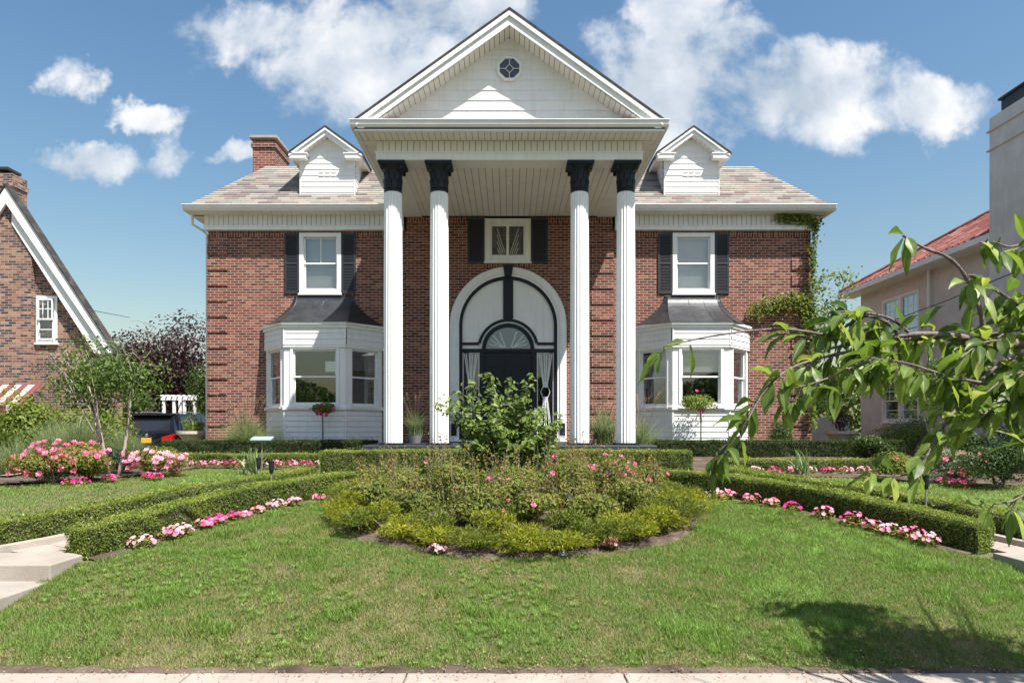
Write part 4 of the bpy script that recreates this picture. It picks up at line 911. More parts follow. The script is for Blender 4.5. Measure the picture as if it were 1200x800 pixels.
# eaves
def planks(mb, a0, a1, fn, w=.13, gap=.012):
    n = max(1, round((a1 - a0) / w)); w = (a1 - a0) / n
    for i in range(n): fn(a0 + i * w + gap / 2, a0 + (i + 1) * w - gap / 2)
for sx in (-1, 1):
    mb = MB(); X = lambda a, b_: (min(a * sx, b_ * sx), max(a * sx, b_ * sx))
    x0, x1 = X(2.74, 7.92)
    planks(mb, x0, x1, lambda a, b_: mb.box(a, b_, 17.71, 17.74, 6.965, 7.235), .125, .012)
    mb.build('frieze', M['siding'], H)
    mb = MB(); mb.box(x0, x1, 17.74, 17.76, 6.96, 7.24); mb.build('frieze_backing', M['gap'], H)
    mb = MB(); mb.box(x0, x1, 17.67, 17.80, 6.85, 6.965); mb.box(x0, x1, 17.655, 17.8, 6.93, 6.963)
    mb.build('trim_board', M['white'], H, bevel=.006)
    mb = MB(); planks(mb, x0 - .3 * (sx < 0), x1 + .3 * (sx > 0), lambda a, b_: mb.box(a, b_, 17.44, 17.71, 7.235, 7.25), .125, .01); 
    planks(mb, 17.8, 27, lambda a, b_: mb.box(X(7.9, 8.2)[0], X(7.9, 8.2)[1], a, b_, 7.235, 7.25), .125, .01); mb.build('soffit', M['soffit'], H)
    mb = MB(); g0, g1 = X(2.9, 8.3)
    mb.prism_x([(17.28, 7.38), (17.30, 7.30), (17.35, 7.24), (17.45, 7.24), (17.45, 7.385)], g0, g1); mb.box(g0, g1, 17.265, 17.29, 7.37, 7.39)
    s0, s1 = X(8.2, 8.3); mb.box(s0, s1, 17.45, 27.4, 7.24, 7.385); mb.build('gutter', M['alum'], H, bevel=.006)
    # side frieze
    mb = MB(); s0, s1 = X(7.86, 7.92); mb.box(s0, s1, 17.8, 27, 6.85, 7.24); mb.build('frieze', M['siding'], H)
    if sx < 0:
        mb = MB(); mb.tube([(-8.22, 17.7, 7.26), (-8.22, 17.7, 7.0), (-8.02, 17.85, 6.88), (-7.95, 17.95, 6.8), (-7.95, 17.95, 1.2)], .035, 8); mb.build('downspout', M['alum'], H)
# main roof: steep slopes up to a flat deck
e = 8.24; y0, y1 = 17.4, 27.4; t = 1.5; zr0, zr1 = 7.38, 8.95
mb = MB()
A = [(-e, y0, zr0), (e, y0, zr0), (e, y1, zr0), (-e, y1, zr0)]; B_ = [(-e + t, y0 + t, zr1), (e - t, y0 + t, zr1), (e - t, y1 - t, zr1), (-e + t, y1 - t, zr1)]
for i in range(4): j = (i + 1) % 4; mb.quad(A[i], A[j], B_[j], B_[i])
mb.quad(*B_); 
# raised slate courses
for k in range(20):
    s = k / 20; a = -e + t * s + .0; zz = zr0 + (zr1 - zr0) * s; yy = y0 + t * s; s2 = (k + 1) / 20; yy2 = y0 + t * s2; zz2 = zr0 + (zr1 - zr0) * s2
    mb.quad((a, yy - .008, zz + .014), (-a, yy - .008, zz + .014), (e - t * s2, yy2, zz2 + .004), (-e + t * s2, yy2, zz2 + .004)); mb.quad((a, yy, zz), (-a, yy, zz), (-a, yy - .008, zz + .014), (a, yy - .008, zz + .014))
roof = mb.build('roof', M['slate'], H)
mb = MB(); mb.box(-7.22, -6.6, 19.2, 20.4, 8.2, 9.84); mb.box(-7.26, -6.56, 19.16, 20.44, 9.6, 9.72); ch = mb.build('chimney', M['brick'], roof)
mb = MB(); mb.box(-7.3, -6.52, 19.12, 20.48, 9.84, 9.92); mb.build('chimney_cap', M['concrete'], roof, bevel=.01)
# gabled fronts (dormers and pediment share the same build)
def gable(cx, yf, yw, apex, slope, half, fh, zc, yb, parent, rootname, wallhalf, zw0, clap_h, returns):
    sg = Seg((cx - 5, yw), (cx + 5, yw)); under = lambda z: (apex - fh - z) / slope
    mb = MB(); lim = lambda z: (5 - max(0, min(wallhalf, under(z))), 5 + max(0, min(wallhalf, under(z))))
    top = apex - fh - .02
    k = 0; z = zw0
    while z < top:
        z2 = min(z + clap_h, top); a0, b0 = lim(z); a1, b1 = lim(z2)
        if b0 - a0 > .02:
            mb.quad(sg.P(a0, .018, z), sg.P(b0, .018, z), sg.P(b1, .002, z2), sg.P(a1, .002, z2)); mb.quad(sg.P(a0, 0, z), sg.P(b0, 0, z), sg.P(b0, .018, z), sg.P(a0, .018, z))
        z = z2
    body = mb.build(rootname, M['siding'], parent)
    for sx in (-1, 1):
        mb = MB(); q = lambda x, z, y: (cx + sx * x, y, z)
        A_ = [(0, apex), (half, apex - slope * half), (half, apex - slope * half - fh * .55), (half - .12, apex - slope * half - fh * .55), (0, apex - fh)]
        f_ = MB(); P1 = [q(x, z, yf) for x, z in A_]; P2 = [q(x, z, yf + .035) for x, z in A_]
        if sx < 0: P1 = P1[::-1]; P2 = P2[::-1]
        f_.hexa(P1, P2)
        # crown moulding along the rake
        A2 = [(0, apex + .0), (half + .02, apex - slope * (half + .02)), (half + .02, apex - slope * (half + .02) - fh * .38), (0, apex - fh * .38)]
        P1 = [q(x, z, yf - .04) for x, z in A2]; P2 = [q(x, z, yf - .003) for x, z in A2]
        if sx < 0: P1 = P1[::-1]; P2 = P2[::-1]
        f_.hexa(P1, P2); f_.build('rake_board', M['white'], body, bevel=.005)
        # ribbed rake soffit
        s_ = MB(); L = min(half, under(zc)) ; n = max(3, round(L * math.sqrt(1 + slope ** 2) / .125))
        for i in range(n):
            x0 = L * i / n + .004; x1 = L * (i + 1) / n - .006; za = apex - fh - slope * x0; zb = apex - fh - slope * x1
            b1 = [q(x0, za, yf + .035), q(x1, zb, yf + .035), q(x1, zb, yw), q(x0, za, yw)]; b2 = [(a_, b__, c__ + .02) for a_, b__, c__ in b1]
            s_.hexa(b1, b2) if sx > 0 else s_.hexa(b1[::-1], b2[::-1])
        s_.build('soffit', M['soffit'], body)
        # roof slab
        r_ = MB(); z0_, z1_ = apex + .05, apex - slope * (half + .05) + .05
        b1 = [q(0, z0_ - .045, yf - .05), q(half + .05, z1_ - .045, yf - .05), q(half + .05, z1_ - .045, yb), q(0, z0_ - .045, yb)]; b2 = [(a_, b__, c__ + .045) for a_, b__, c__ in b1]
        r_.hexa(b1, b2) if sx > 0 else r_.hexa(b1[::-1], b2[::-1]); r_.build('gable_roof', M['shingle'], body)
    return body
PSL = .718
ped = gable(0, 13.45, 13.89, 9.94, PSL, 3.0, .28, 7.79, 21.5, H, 'pediment', 4, 7.77, .205, False)
# oculus
mb = MB(); zo = 9.01; cxo = 0; pts = lambda r_, ph=math.pi / 8: [(cxo + r_ * math.cos(ph + i * math.pi / 4), zo + r_ * math.sin(ph + i * math.pi / 4)) for i in range(8)]
o8, i8 = pts(.265), pts(.215)
for i in range(8): j = (i + 1) % 8; mb.prism_y([o8[i], i8[i], i8[j], o8[j]], 13.82, 13.88)
d4 = [(.085, 0), (0, .085), (-.085, 0), (0, -.085)]
for i in range(4):
    a = d4[i]; b_ = d4[(i + 1) % 4]; mb.tube([(a[0], 13.845, zo + a[1]), (b_[0], 13.845, zo + b_[1])], .009, 4)
    s = .215 / .085; mb.tube([(a[0], 13.845, zo + a[1]), (a[0] * s, 13.845, zo + a[1] * s)], .009, 4)
oc = mb.build('oculus_window', M['white'], ped, bevel=.003)
mb = MB(); mb.prism_y(pts(.22), 13.86, 13.868); mb.build('pane', M['carglass'], ped)
mb = MB(); mb.prism_y([(0, 9.36), (-.05, 9.26), (.05, 9.26)], 13.81, 13.87); mb.build('oculus_keystone', M['soffit'], ped)
for sx in (-1, 1):
    cx = sx * 4.74; d = gable(cx, 17.58, 17.79, 9.45, .72, .92, .19, 8.72, 19.9, H, 'dormer', .725, 7.7, .15, True)
    for s2 in (-1, 1):
        mb = MB(); a, b_ = sorted((cx + s2 * .725, cx + s2 * .70)); mb.box(a, b_, 17.765, 17.79, 7.75, 8.78)
        mb.box(*sorted((cx + s2 * .5, cx + s2 * .93)), 17.56, 17.77, 8.66, 8.79)
        mb.box(*sorted((cx + s2 * .46, cx + s2 * .95)), 17.54, 17.77, 8.77, 8.80)
        mb.build('corner_trim', M['white'], d, bevel=.005)
    for s2 in (-1, 1):
        mb = MB()
        p0, p1 = ((cx + s2 * .72, 19.6), (cx + s2 * .72, 17.79)) if s2 < 0 else ((cx + s2 * .72, 17.79), (cx + s2 * .72, 19.6))
        Seg(p0, p1).clap(mb, 0, 1.74, 7.7, 8.8, .15)
        mb.build('cheek_siding', M['siding'], d)
    for s2 in (-1, 1):
        mb = MB(); planks(mb, 17.86, 19.4, lambda a, b_: mb.box(*sorted((cx + s2 * .73, cx + s2 * .9)), a, b_, 8.70, 8.715), .13, .01)
        mb.box(*sorted((cx + s2 * .9, cx + s2 * .93)), 17.84, 19.4, 8.68, 8.79)
        mb.build('eave_soffit', M['soffit'], d)
    mb = MB()
    for k, zz in enumerate((8.36, 8.27)):
        for j in (-.16, 0, .16): mb.box(cx + j - .07, cx + j + .07, 17.762, 17.79, zz, zz + .012)
    mb.build('vent_slots', M['alum'], d)
# portico entablature
def ring(mb, x, ya, z0, z1, th):     # U shaped band: front and two sides back to the wall
    mb.box(-x, x, ya, ya + th, z0, z1); mb.box(-x, -x + th, ya + th, 17.75, z0, z1); mb.box(x - th, x, ya + th, 17.75, z0, z1)
E = MB(); ring(E, 2.73, 13.95, 7.2, 7.375, .46); E.box(-2.75, 2.75, 13.93, 13.955, 7.335, 7.373); ent = E.build('entablature', M['white'], H, bevel=.006)
E = MB(); ring(E, 2.70, 13.985, 7.375, 7.6, .4); E.build('frieze_backing', M['gap'], ent)
E = MB(); planks(E, -2.715, 2.715, lambda a, b_: E.box(a, b_, 13.965, 13.984, 7.38, 7.595), .125, .012)
for sx in (-1, 1): planks(E, 13.99, 17.7, lambda a, b_: E.box(*sorted((sx * 2.701, sx * 2.718)), a, b_, 7.38, 7.595), .125, .012)
E.build('frieze', M['siding'], ent)
E = MB(); E.box(-3.06, 3.06, 13.47, 17.4, 7.62, 7.76); E.build('cornice_core', M['gap'], ent)
E = MB(); planks(E, -3.0, 3.0, lambda a, b_: E.box(a, b_, 13.55, 13.965, 7.6, 7.618), .125, .01)
for sx in (-1, 1): planks(E, 13.98, 17.38, lambda a, b_: E.box(*sorted((sx * 2.72, sx * 3.0)), a, b_, 7.6, 7.618), .125, .01)
E.build('soffit', M['soffit'], ent)
E = MB(); ring(E, 3.06, 13.47, 7.585, 7.64, .06)
E.prism_x([(13.40, 7.785), (13.415, 7.70), (13.45, 7.655), (13.5, 7.65), (13.5, 7.785)], -3.14, 3.14); E.box(-3.15, 3.15, 13.385, 13.41, 7.77, 7.79)
for sx in (-1, 1): E.box(*sorted((sx * 3.06, sx * 3.14)), 13.5, 17.3, 7.65, 7.785); E.box(*sorted((sx * 3.12, sx * 3.15)), 13.5, 17.3, 7.77, 7.79)
E.build('gutter', M['alum'], ent, bevel=.006)
E = MB(); planks(E, -2.3, 2.3, lambda a, b_: E.box(a, b_, 14.4, 17.74, 7.225, 7.245), .15, .01); cl = E.build('porch_ceiling', M['soffit'], H)
E = MB(); E.box(-2.4, 2.4, 14.3, 17.75, 7.26, 7.28); E.build('ceiling_backing', M['gap'], cl)
E = MB(); E.box(-.04, .04, 15.2, 15.28, 7.15, 7.225); E.build('ceiling_lamp', M['alum'], cl)
E = MB(); E.box(-3.0, 3.0, 13.85, 17.77, .8, 1.377); E.box(-3.0, 3.0, 13.5, 13.86, .8, 1.2); E.build('porch_floor', M['shutter'], H, bevel=.02)
# columns
for cx in (-2.42, -1.46, 1.46, 2.42):
    cy = 14.2
    mb = MB(); mb.lathe(cx, cy, [(.198, 1.42), (.198, 3.5), (.194, 5.0), (.186, 6.55), (.178, 6.6)], 120, 20, .1); col = mb.build('column', M['white'], H, smooth=False)
    mb = MB(); mb.box(cx - .24, cx + .24, cy - .24, cy + .24, 1.377, 1.42); mb.build('base', M['black'], col)
    mb = MB(); mb.lathe(cx, cy, [(.17, 6.6), (.186, 6.62), (.186, 6.65), (.166, 6.67), (.168, 6.95), (.18, 7.04), (.235, 7.11), (.24, 7.12)], 24)
    for tier, (zz, hh, n) in enumerate(((6.67, .19, 10), (6.82, .2, 10))):
        for k in range(n):
            a = 2 * math.pi * (k + tier * .5) / n; ca, sa = math.cos(a), math.sin(a)
            for w0, r0, z0, w1, r1, z1 in ((.055, .168, zz, .052, .178, zz + hh * .6), (.052, .178, zz + hh * .6, .03, .188, zz + hh), (.03, .188, zz + hh, .01, .196, zz + hh * .86)):
                p = lambda r_, w_, z_: (cx + ca * r_ - sa * w_, cy + sa * r_ + ca * w_, z_)
                mb.hexa([p(r0 - .01, -w0, z0), p(r0 - .01, w0, z0), p(r1 - .01, w1, z1), p(r1 - .01, -w1, z1)], [p(r0 + .01, -w0, z0), p(r0 + .01, w0, z0), p(r1 + .01, w1, z1), p(r1 + .01, -w1, z1)])
    for sx in (-1, 1):
        for sy in (-1, 1):
            mb.lathe(cx + sx * .2, cy + sy * .2, [(.02, 7.03), (.034, 7.05), (.036, 7.1)], 10)
    b0 = .15; mb.hexa([(cx - .19, cy - .19, 7.09), (cx + .19, cy - .19, 7.09), (cx + .19, cy + .19, 7.09), (cx - .19, cy + .19, 7.09)], [(cx - .27, cy - .27, 7.14), (cx + .27, cy - .27, 7.14), (cx + .27, cy + .27, 7.14), (cx - .27, cy + .27, 7.14)])
    mb.box(cx - .275, cx + .275, cy - .275, cy + .275, 7.14, 7.197)
    mb.build('capital', M['black'], col, bevel=.004)
# upper windows and shutters
for i, (a, b_, c_, d) in enumerate(UW):
    win(fw, ux(a), ux(b_), c_, d, H, blind=.95, split=None if i else None, muntin=(2, 1) if i == 0 else None)
    for s0, s1 in ((a - .38, a - .01), (b_ + .01, b_ + .38)):
        mb = MB(); fw.frame(mb, ux(s0), ux(s1), c_, d - .02, .05, .002, .035); z = c_ + .05; zm = (c_ + d) / 2
        fw.box(mb, ux(s0) + .05, ux(s1) - .05, zm - .03, zm + .03, .002, .034)
        while z < d - .09:
            if abs(z - zm + .015) > .05:
                U0, U1 = ux(s0) + .05, ux(s1) - .05
                mb.hexa([fw.P(U0, .03, z), fw.P(U1, .03, z), fw.P(U1, .006, z + .02), fw.P(U0, .006, z + .02)], [fw.P(U0, .03, z + .007), fw.P(U1, .03, z + .007), fw.P(U1, .006, z + .028), fw.P(U0, .006, z + .028)])
            z += .04
        fw.box(mb, ux(s0) + .045, ux(s1) - .045, c_ + .045, d - .06, .003, .012) if s0 < -3 or s0 > 3 else fw.box(mb, ux(s0) + .045, ux(s1) - .045, c_ + .045, d - .06, .033, .042)
        mb.build('shutter', M['shutter'], H)
w = win(fw, ux(CW[0]), ux(CW[1]), CW[2], CW[3], H, rail=False, split=.07, blind=0, depth=.06, trim=.15)
mb = MB(); 
for s0 in (-1, 1):
    cxx = (CW[0] + CW[1]) / 2 + s0 * .02
    for k in range(4):
        mb.tube([(cxx + s0 * (.04 + k * .05), WY - .02, CW[2] + .2 + .0 * k), (cxx + s0 * (.26), WY - .02, CW[2] + .36 + (3 - k) * .17)], .007, 4)
mb.build('leading', M['came'], w)
for s0, s1 in ((CW[0] - .44, CW[0] - .01), (CW[1] + .01, CW[1] + .44)):
    mb = MB(); c_, d = CW[2] - .05, 7.17; fw.frame(mb, ux(s0), ux(s1), c_, d, .05, .032, .065); z = c_ + .05
    while z < d - .08:
        U0, U1 = ux(s0) + .05, ux(s1) - .05
        mb.hexa([fw.P(U0, .06, z), fw.P(U1, .06, z), fw.P(U1, .036, z + .02), fw.P(U0, .036, z + .02)], [fw.P(U0, .06, z + .007), fw.P(U1, .06, z + .007), fw.P(U1, .036, z + .028), fw.P(U0, .036, z + .028)]); z += .04
    fw.box(mb, ux(s0) + .045, ux(s1) - .045, c_ + .045, d - .06, .003, .012) if s0 < -3 or s0 > 3 else fw.box(mb, ux(s0) + .045, ux(s1) - .045, c_ + .045, d - .06, .033, .042)
    mb.build('shutter', M['shutter'], H)
# front door and arched surround
ax = xp(595.5); zsprg = zp(382, WY); zf = 1.377
def arc(cx, cz, r_, n=28, a0=0, a1=math.pi): return [(cx + r_ * math.cos(a0 + (a1 - a0) * i / n), cz + r_ * math.sin(a0 + (a1 - a0) * i / n)) for i in range(n + 1)]
def band(mb, outer, inner, y0, y1):
    for i in range(len(outer) - 1): mb.prism_y([outer[i], outer[i + 1], inner[i + 1], inner[i]], y0, y1)
yw = WY - .03
mb = MB(); Ro, Ri = 1.51, 1.27
po = [(ax + Ro, zf + .02)] + arc(ax, zsprg, Ro) + [(ax - Ro, zf + .02)]; pi_ = [(ax + Ri, zf + .02)] + arc(ax, zsprg, Ri) + [(ax - Ri, zf + .02)]
band(mb, po, pi_, yw - .12, yw + .01)
Rm = 1.44; Rm2 = 1.34; band(mb, [(ax + Rm, zf + .02)] + arc(ax, zsprg, Rm) + [(ax - Rm, zf + .02)], [(ax + Rm2, zf + .02)] + arc(ax, zsprg, Rm2) + [(ax - Rm2, zf + .02)], yw - .145, yw - .118)
door = mb.build('door_surround', M['white'], H, bevel=.004)
mb = MB(); pts_ = [(ax + 1.27, 3.5)] + arc(ax, zsprg, 1.272) + [(ax - 1.27, 3.5)]; mb.prism_y([p for p in pts_], yw - .03, yw - .001); mb.build('tympanum_panel', M['white'], door)
zb = zp(410, WY)
mb = MB()   # black tracery
band(mb, [(ax + 1.275, zf)] + arc(ax, zsprg, 1.275) + [(ax - 1.275, zf)], [(ax + 1.19, zf)] + arc(ax, zsprg, 1.19) + [(ax - 1.19, zf)], yw - .08, yw - .02)
mb.box(ax - .13, ax + .13, yw - .07, yw - .025, zp(374, WY), zsprg + 1.2)
ra, rb = .80, .73; zt_ = zp(402, WY)
an = math.asin((zt_ - zb) / ra)
band(mb, arc(ax, zb, ra, 24, an, math.pi - an), arc(ax, zb, rb, 24, an, math.pi - an), yw - .07, yw - .025)
for sx in (-1, 1): mb.box(*sorted((ax + sx * (ra * math.cos(an) - .03), ax + sx * 1.2)), yw - .068, yw - .026, zt_ - .06, zt_ + .01)
band(mb, arc(ax, zb, .68), arc(ax, zb, .58), yw - .09, yw - .02)
mb.box(ax - 1.2, ax + 1.2, yw - .085, yw - .021, zb - .07, zb + .02)
for sx in (-1, 1):
    mb.box(*sorted((ax + sx * .62, ax + sx * .74)), yw - .083, yw - .02, zf, zb - .07)
    mb.box(*sorted((ax + sx * .74, ax + sx * 1.19)), yw - .08, yw - .02, zf, zf + .16)
mb.build('black_tracery', M['black'], door, bevel=.004)
mb = MB(); mb.prism_y([(ax - .09, zsprg + 1.25), (ax + .09, zsprg + 1.25), (ax + .13, zsprg + 1.55), (ax - .13, zsprg + 1.55)], yw - .17, yw - .1); mb.build('keystone', M['black'], door)
for s_ in (-1, 1): mb = MB(); mb.box(*sorted((ax + s_ * 1.33, ax + s_ * 1.47)), yw - .17, yw - .11, zf + .15, zf + .47); mb.build('plinth_block', M['black'], door)
mb = MB(); mb.box(ax - 1.5, ax + 1.5, yw - .35, yw - .0, zf, zf + .035); mb.build('threshold', M['white'], door)
mb = MB(); mb.box(ax - .62, ax + .62, yw - .05, yw - .015, zf + .035, zb - .07); 
for z0, z1 in ((zf + .2, zf + .85), (zf + 1.15, zf + 1.95)):
    for sx in (-1, 1): Seg((ax - 1, yw - .05), (ax + 1, yw - .05)).frame(mb, 1 + min(sx * .08, sx * .48), 1 + max(sx * .08, sx * .48), z0, z1, .03, 0, .012)
fd = mb.build('front_door', M['black'], H, bevel=.003)
mb = MB(); mb.box(ax - .17, ax + .17, yw - .07, yw - .05, zf + .93, zf + 1.01); mb.build('mail_slot', M['chrome'], fd)
mb = MB(); mb.lathe(ax, yw - .075, [(.02, zf + 1.12), (.045, zf + 1.18), (.05, zf + 1.24), (.02, zf + 1.3)], 10); mb.build('knocker', M['chrome'], fd)
mb = MB(); mb.lathe(ax + .52, yw - .085, [(.02, zf + .98), (.035, zf + 1.0), (.035, zf + 1.04), (.02, zf + 1.06)], 12); mb.build('door_knob', M['chrome'], fd)
mb = MB(); mb.prism_y(arc(ax, zb + .02, .585), yw - .045, yw - .038); fl_ = mb.build('fanlight', M['leadglass'], door)
mb = MB()
for k in (-.36, -.2, .2, .36): mb.tube([(ax + k * .35, yw - .05, zb + .05), (ax + k * 1.1, yw - .05, zb + .02 + .48 * math.sqrt(max(0, 1 - (k * 1.1 / .58) ** 2)))], .018, 4)
for k in (-.45, .45, -.5, .5): mb.tube([(ax + k * .2, yw - .05, zb + .05), (ax + k, yw - .05, zb + .14 + (.5 - abs(k)) * 2)], .018, 4)
mb.build('fanlight_leading', M['came'], door)
for sx in (-1, 1):
    x0, x1 = sorted((ax + sx * .74, ax + sx * 1.19)); z0, z1 = zf + .16, zb - .07; xc = (x0 + x1) / 2
    mb = MB(); mb.box(x0, x1, yw - .045, yw - .038, z0, z1); mb.build('sidelight', M['leadglass'], door)
    mb = MB(); zm = z0 + (z1 - z0) * .52
    for k in (-.17, -.12, -.03, .03, .12, .17):
        mb.tube([(xc + k, yw - .05, z1 - .03), (xc + k * .25, yw - .05, zm + .12)], .014, 4); mb.tube([(xc + k, yw - .05, z0 + .03), (xc + k * .25, yw - .05, zm - .12)], .014, 4)
    for s2 in (-1, 1): mb.tube([(xc, yw - .05, zm + .3), (xc + s2 * .12, yw - .05, zm), (xc, yw - .05, zm - .3)], .009, 4)
    mb.box(x0 + .01, x0 + .03, yw - .055, yw - .045, z0, z1); mb.box(x1 - .03, x1 - .01, yw - .055, yw - .045, z0, z1)
    mb.build('sidelight_leading', M['came'], door)
# bay windows
for bi, (xl, xr) in enumerate(BAYS):
    b_ = .85; s = .74; yb_ = WY - b_
    pl = [(xl, WY), (xl + s, yb_), (xr - s, yb_), (xr, WY)]
    sg = [Seg(pl[0], pl[1]), Seg(pl[1], pl[2]), Seg(pl[2], pl[3])]
    body = MB()
    for g in sg: g.clap(body, 0, g.L, .95, 2.17, .14)
    bay = body.build('bay_window', M['siding'], H); body = MB()
    for g in sg: g.clap(body, -.0, g.L, 3.78, 4.22, .15, n=.05)
    body.build('bay_frieze', M['siding'], bay)
    tr = MB()
    for g in sg:
        g.box(tr, -.03, g.L + .03, 2.17, 2.25, -.1, .06); g.box(tr, -.01, g.L + .01, 2.245, 2.27, -.1, .03)
        g.box(tr, -.02, g.L + .02, 3.72, 3.80, -.12, .055); g.box(tr, -.04, g.L + .04, 4.2, 4.3, -.1, .09); g.box(tr, -.05, g.L + .05, 4.28, 4.34, -.1, .13)
    for g, (l, r_) in zip(sg, ((.1, .13), (.15, .15), (.13, .1))):
        g.box(tr, 0, l, 2.25, 3.74, -.1, .012); g.box(tr, g.L - r_, g.L, 2.25, 3.74, -.1, .012)
    for p in pl[1:3]:
        tr.lathe(p[0], p[1], [(.035, .95), (.035, 2.17)], 8); tr.lathe(p[0], p[1] - .045, [(.03, 3.78), (.03, 4.22)], 8)
    tr.build('trim', M['white'], bay, bevel=.005)
    for k, (g, (l, r_)) in enumerate(zip(sg, ((.12, .15), (.17, .17), (.15, .12)))):
        w_ = win(g, l - .02, g.L - r_ + .02, 2.25, 3.74, bay, name='window_unit', trim=.05 if k != 1 else .07, blind=0 if (bi == 0 or k != 1) else .4, depth=.1)
        w_.name = 'window_frame'
    rf = MB(); ov = .15; n = 9; topz = 5.14; ze = 4.34
    ep = [(xl - .12, WY - .0), (xl + s - .1, yb_ - ov), (xr - s + .1, yb_ - ov), (xr + .12, WY - .0)]; tp = [(xl + .72, WY - .02), (xl + .8, WY - .03), (xr - .8, WY - .03), (xr - .72, WY - .02)]
    rows = []
    for i in range(n + 1):
        h_ = i / n; o_ = (1 - h_) ** 1.75; rows.append([(tp[k][0] + (ep[k][0] - tp[k][0]) * o_, tp[k][1] + (ep[k][1] - tp[k][1]) * o_, ze + (topz - ze) * h_) for k in range(4)])
    rf.quad(*[(p[0], p[1], ze) for p in ep][::-1])
    for i in range(n):
        for k in range(3): rf.quad(rows[i][k], rows[i][k + 1], rows[i + 1][k + 1], rows[i + 1][k])
    for k in (1, 2): rf.tube([r__[k] for r__ in rows], .014, 6)
    for fq in (.5,) if bi == 0 else (.42, .72):
        rf.tube([tuple(np.array(r__[1]) * (1 - fq) + np.array(r__[2]) * fq) for r__ in rows], .008, 5)
    rf.tube([rows[-1][0], rows[-1][3]], .02, 6)
    rr = rf.build('bay_roof', M['bayroof'], bay, smooth=False)
    if bi == 0: mb = MB(); g = sg[1]; g.box(mb, g.L - .52, g.L - .26, 3.12, 3.38, -.06, -.055); mb.build('paper_notice', M['white'], bay)
# interior floor and partition, painted near black so rooms read as dim
mb = MB(); mb.box(-HX + .3, HX - .3, WY + .31, 26.9, 4.35, 4.45); mb.box(-HX + .3, HX - .3, 21.5, 21.6, 1.2, 6.8); mb.build('inner_wall', M['dim_room'], H)

# ------------------------------------------------------------------ stone planters
for X, lab in ((-8.62, 'pale stone bowl planter left of the brick house corner'), (9.05, 'pale stone bowl planter right of the brick house corner')):
    z = zs(X, 18.6) if X > 0 else .95
    root = thing('planter', lab, 'planter', (X, 18.6, z), 'stone bowl planters'); mb = MB(); mb.lathe(X, 18.6, [(.12, 1.3), (.25, 1.38), (.36, 1.52), (.43, 1.56), (.43, 1.64), (.36, 1.64), (.3, 1.58)], 24); mb.build('bowl', M['stone'], root, smooth=False)
    mb = MB(); mb.box(X - .22, X + .22, 18.38, 18.82, z - .6, z + .05); mb.lathe(X, 18.6, [(.17, z), (.11, z + .12), (.12, 1.31)], 16); mb.build('pedestal', M['stone'], root)
mb = MB(); x, y = -2.2, 15.9; mb.lathe(x, y, [(.13, 1.378), (.17, 1.56), (.18, 1.58), (.15, 1.58)], 16); tag(mb.build('flower_pot', M['steelgrey'], loc=(x, y, 1.378)), 'grey pot holding grass between the two left columns', 'pot')

# path lights, plate
for i, (px, py, d, lab) in enumerate(((318, 540, 9.35, 'black path light standing behind the left lawn hedge, nearer of two'), (303, 536, 10.3, 'black path light on the left, just left of the nearer one'), (1085, 556, 8.0, 'black path light between the two right hedges'), (867, 548, 10.9, 'small black path light by the right walk, farthest one'))):
    x, y, zt0 = at(px, py, d); z = zs(x, y); root = thing('path_light', lab, 'garden light', (x, y, z), 'path lights')
    mb = MB(); mb.tube([(x, y, z - .05), (x, y, zt0 - .12)], .012, 8); mb.build('post', M['steelgrey'], root)
    mb = MB(); mb.lathe(x, y, [(.022, zt0 - .17), (.034, zt0 - .12), (.036, zt0 - .02), (.04, zt0 - .015), (.04, zt0)], 12); mb.build('lamp_head', M['black'], root)
x, y, z = at(307, 513, 13.9); root = thing('garden_plate', 'small pale blue plate on a thin post behind the left yucca', 'plate', (x, y, zs(x, y)))
mb = MB(); mb.hexa([(x - .21, y - .09, z - .05), (x + .21, y - .09, z - .05), (x + .21, y + .1, z + .01), (x - .21, y + .1, z + .01)], [(x - .21, y - .09, z - .03), (x + .21, y - .09, z - .03), (x + .21, y + .1, z + .03), (x - .21, y + .1, z + .03)]); mb.build('panel', M['bluepl'], root)
mb = MB(); mb.tube([(x, y, zs(x, y)), (x, y, z - .03)], .012, 6); mb.build('post', M['steelgrey'], root)

# ------------------------------------------------------------------ car
cx, cy, cz = -11.7, 22.0, .46
car = thing('parked_car', 'black sport utility car parked on the driveway, seen from behind', 'car', (cx, cy, cz))
mb = MB()
def sect(y, hw, z0, z1, hw1=None): hw1 = hw1 or hw; return [(cx - hw, y, cz + z0), (cx + hw, y, cz + z0), (cx + hw1, y, cz + z1), (cx - hw1, y, cz + z1)]
def loft(mb, secs):
    for a, b_ in zip(secs[:-1], secs[1:]):
        for i in range(4): j = (i + 1) % 4; mb.quad(a[i], a[j], b_[j], b_[i])
    mb.quad(*secs[0][::-1]); mb.quad(*secs[-1])
loft(mb, [sect(cy, .86, .35, 1.08, .84), sect(cy + .12, .95, .28, 1.12, .9), sect(cy + 1.2, .97, .25, 1.14, .91), sect(cy + 3.3, .97, .25, 1.12, .9), sect(cy + 4.3, .94, .27, 1.0, .84), sect(cy + 4.75, .84, .32, .8, .74)])
loft(mb, [sect(cy + .1, .86, 1.08, 1.10, .85), sect(cy + .38, .86, 1.09, 1.66, .68), sect(cy + .7, .87, 1.1, 1.73, .7), sect(cy + 2.0, .87, 1.1, 1.75, .71), sect(cy + 2.7, .87, 1.1, 1.7, .69), sect(cy + 3.5, .86, 1.09, 1.12, .8)])
body = mb.build('body', M['cardark'], car, bevel=.05)
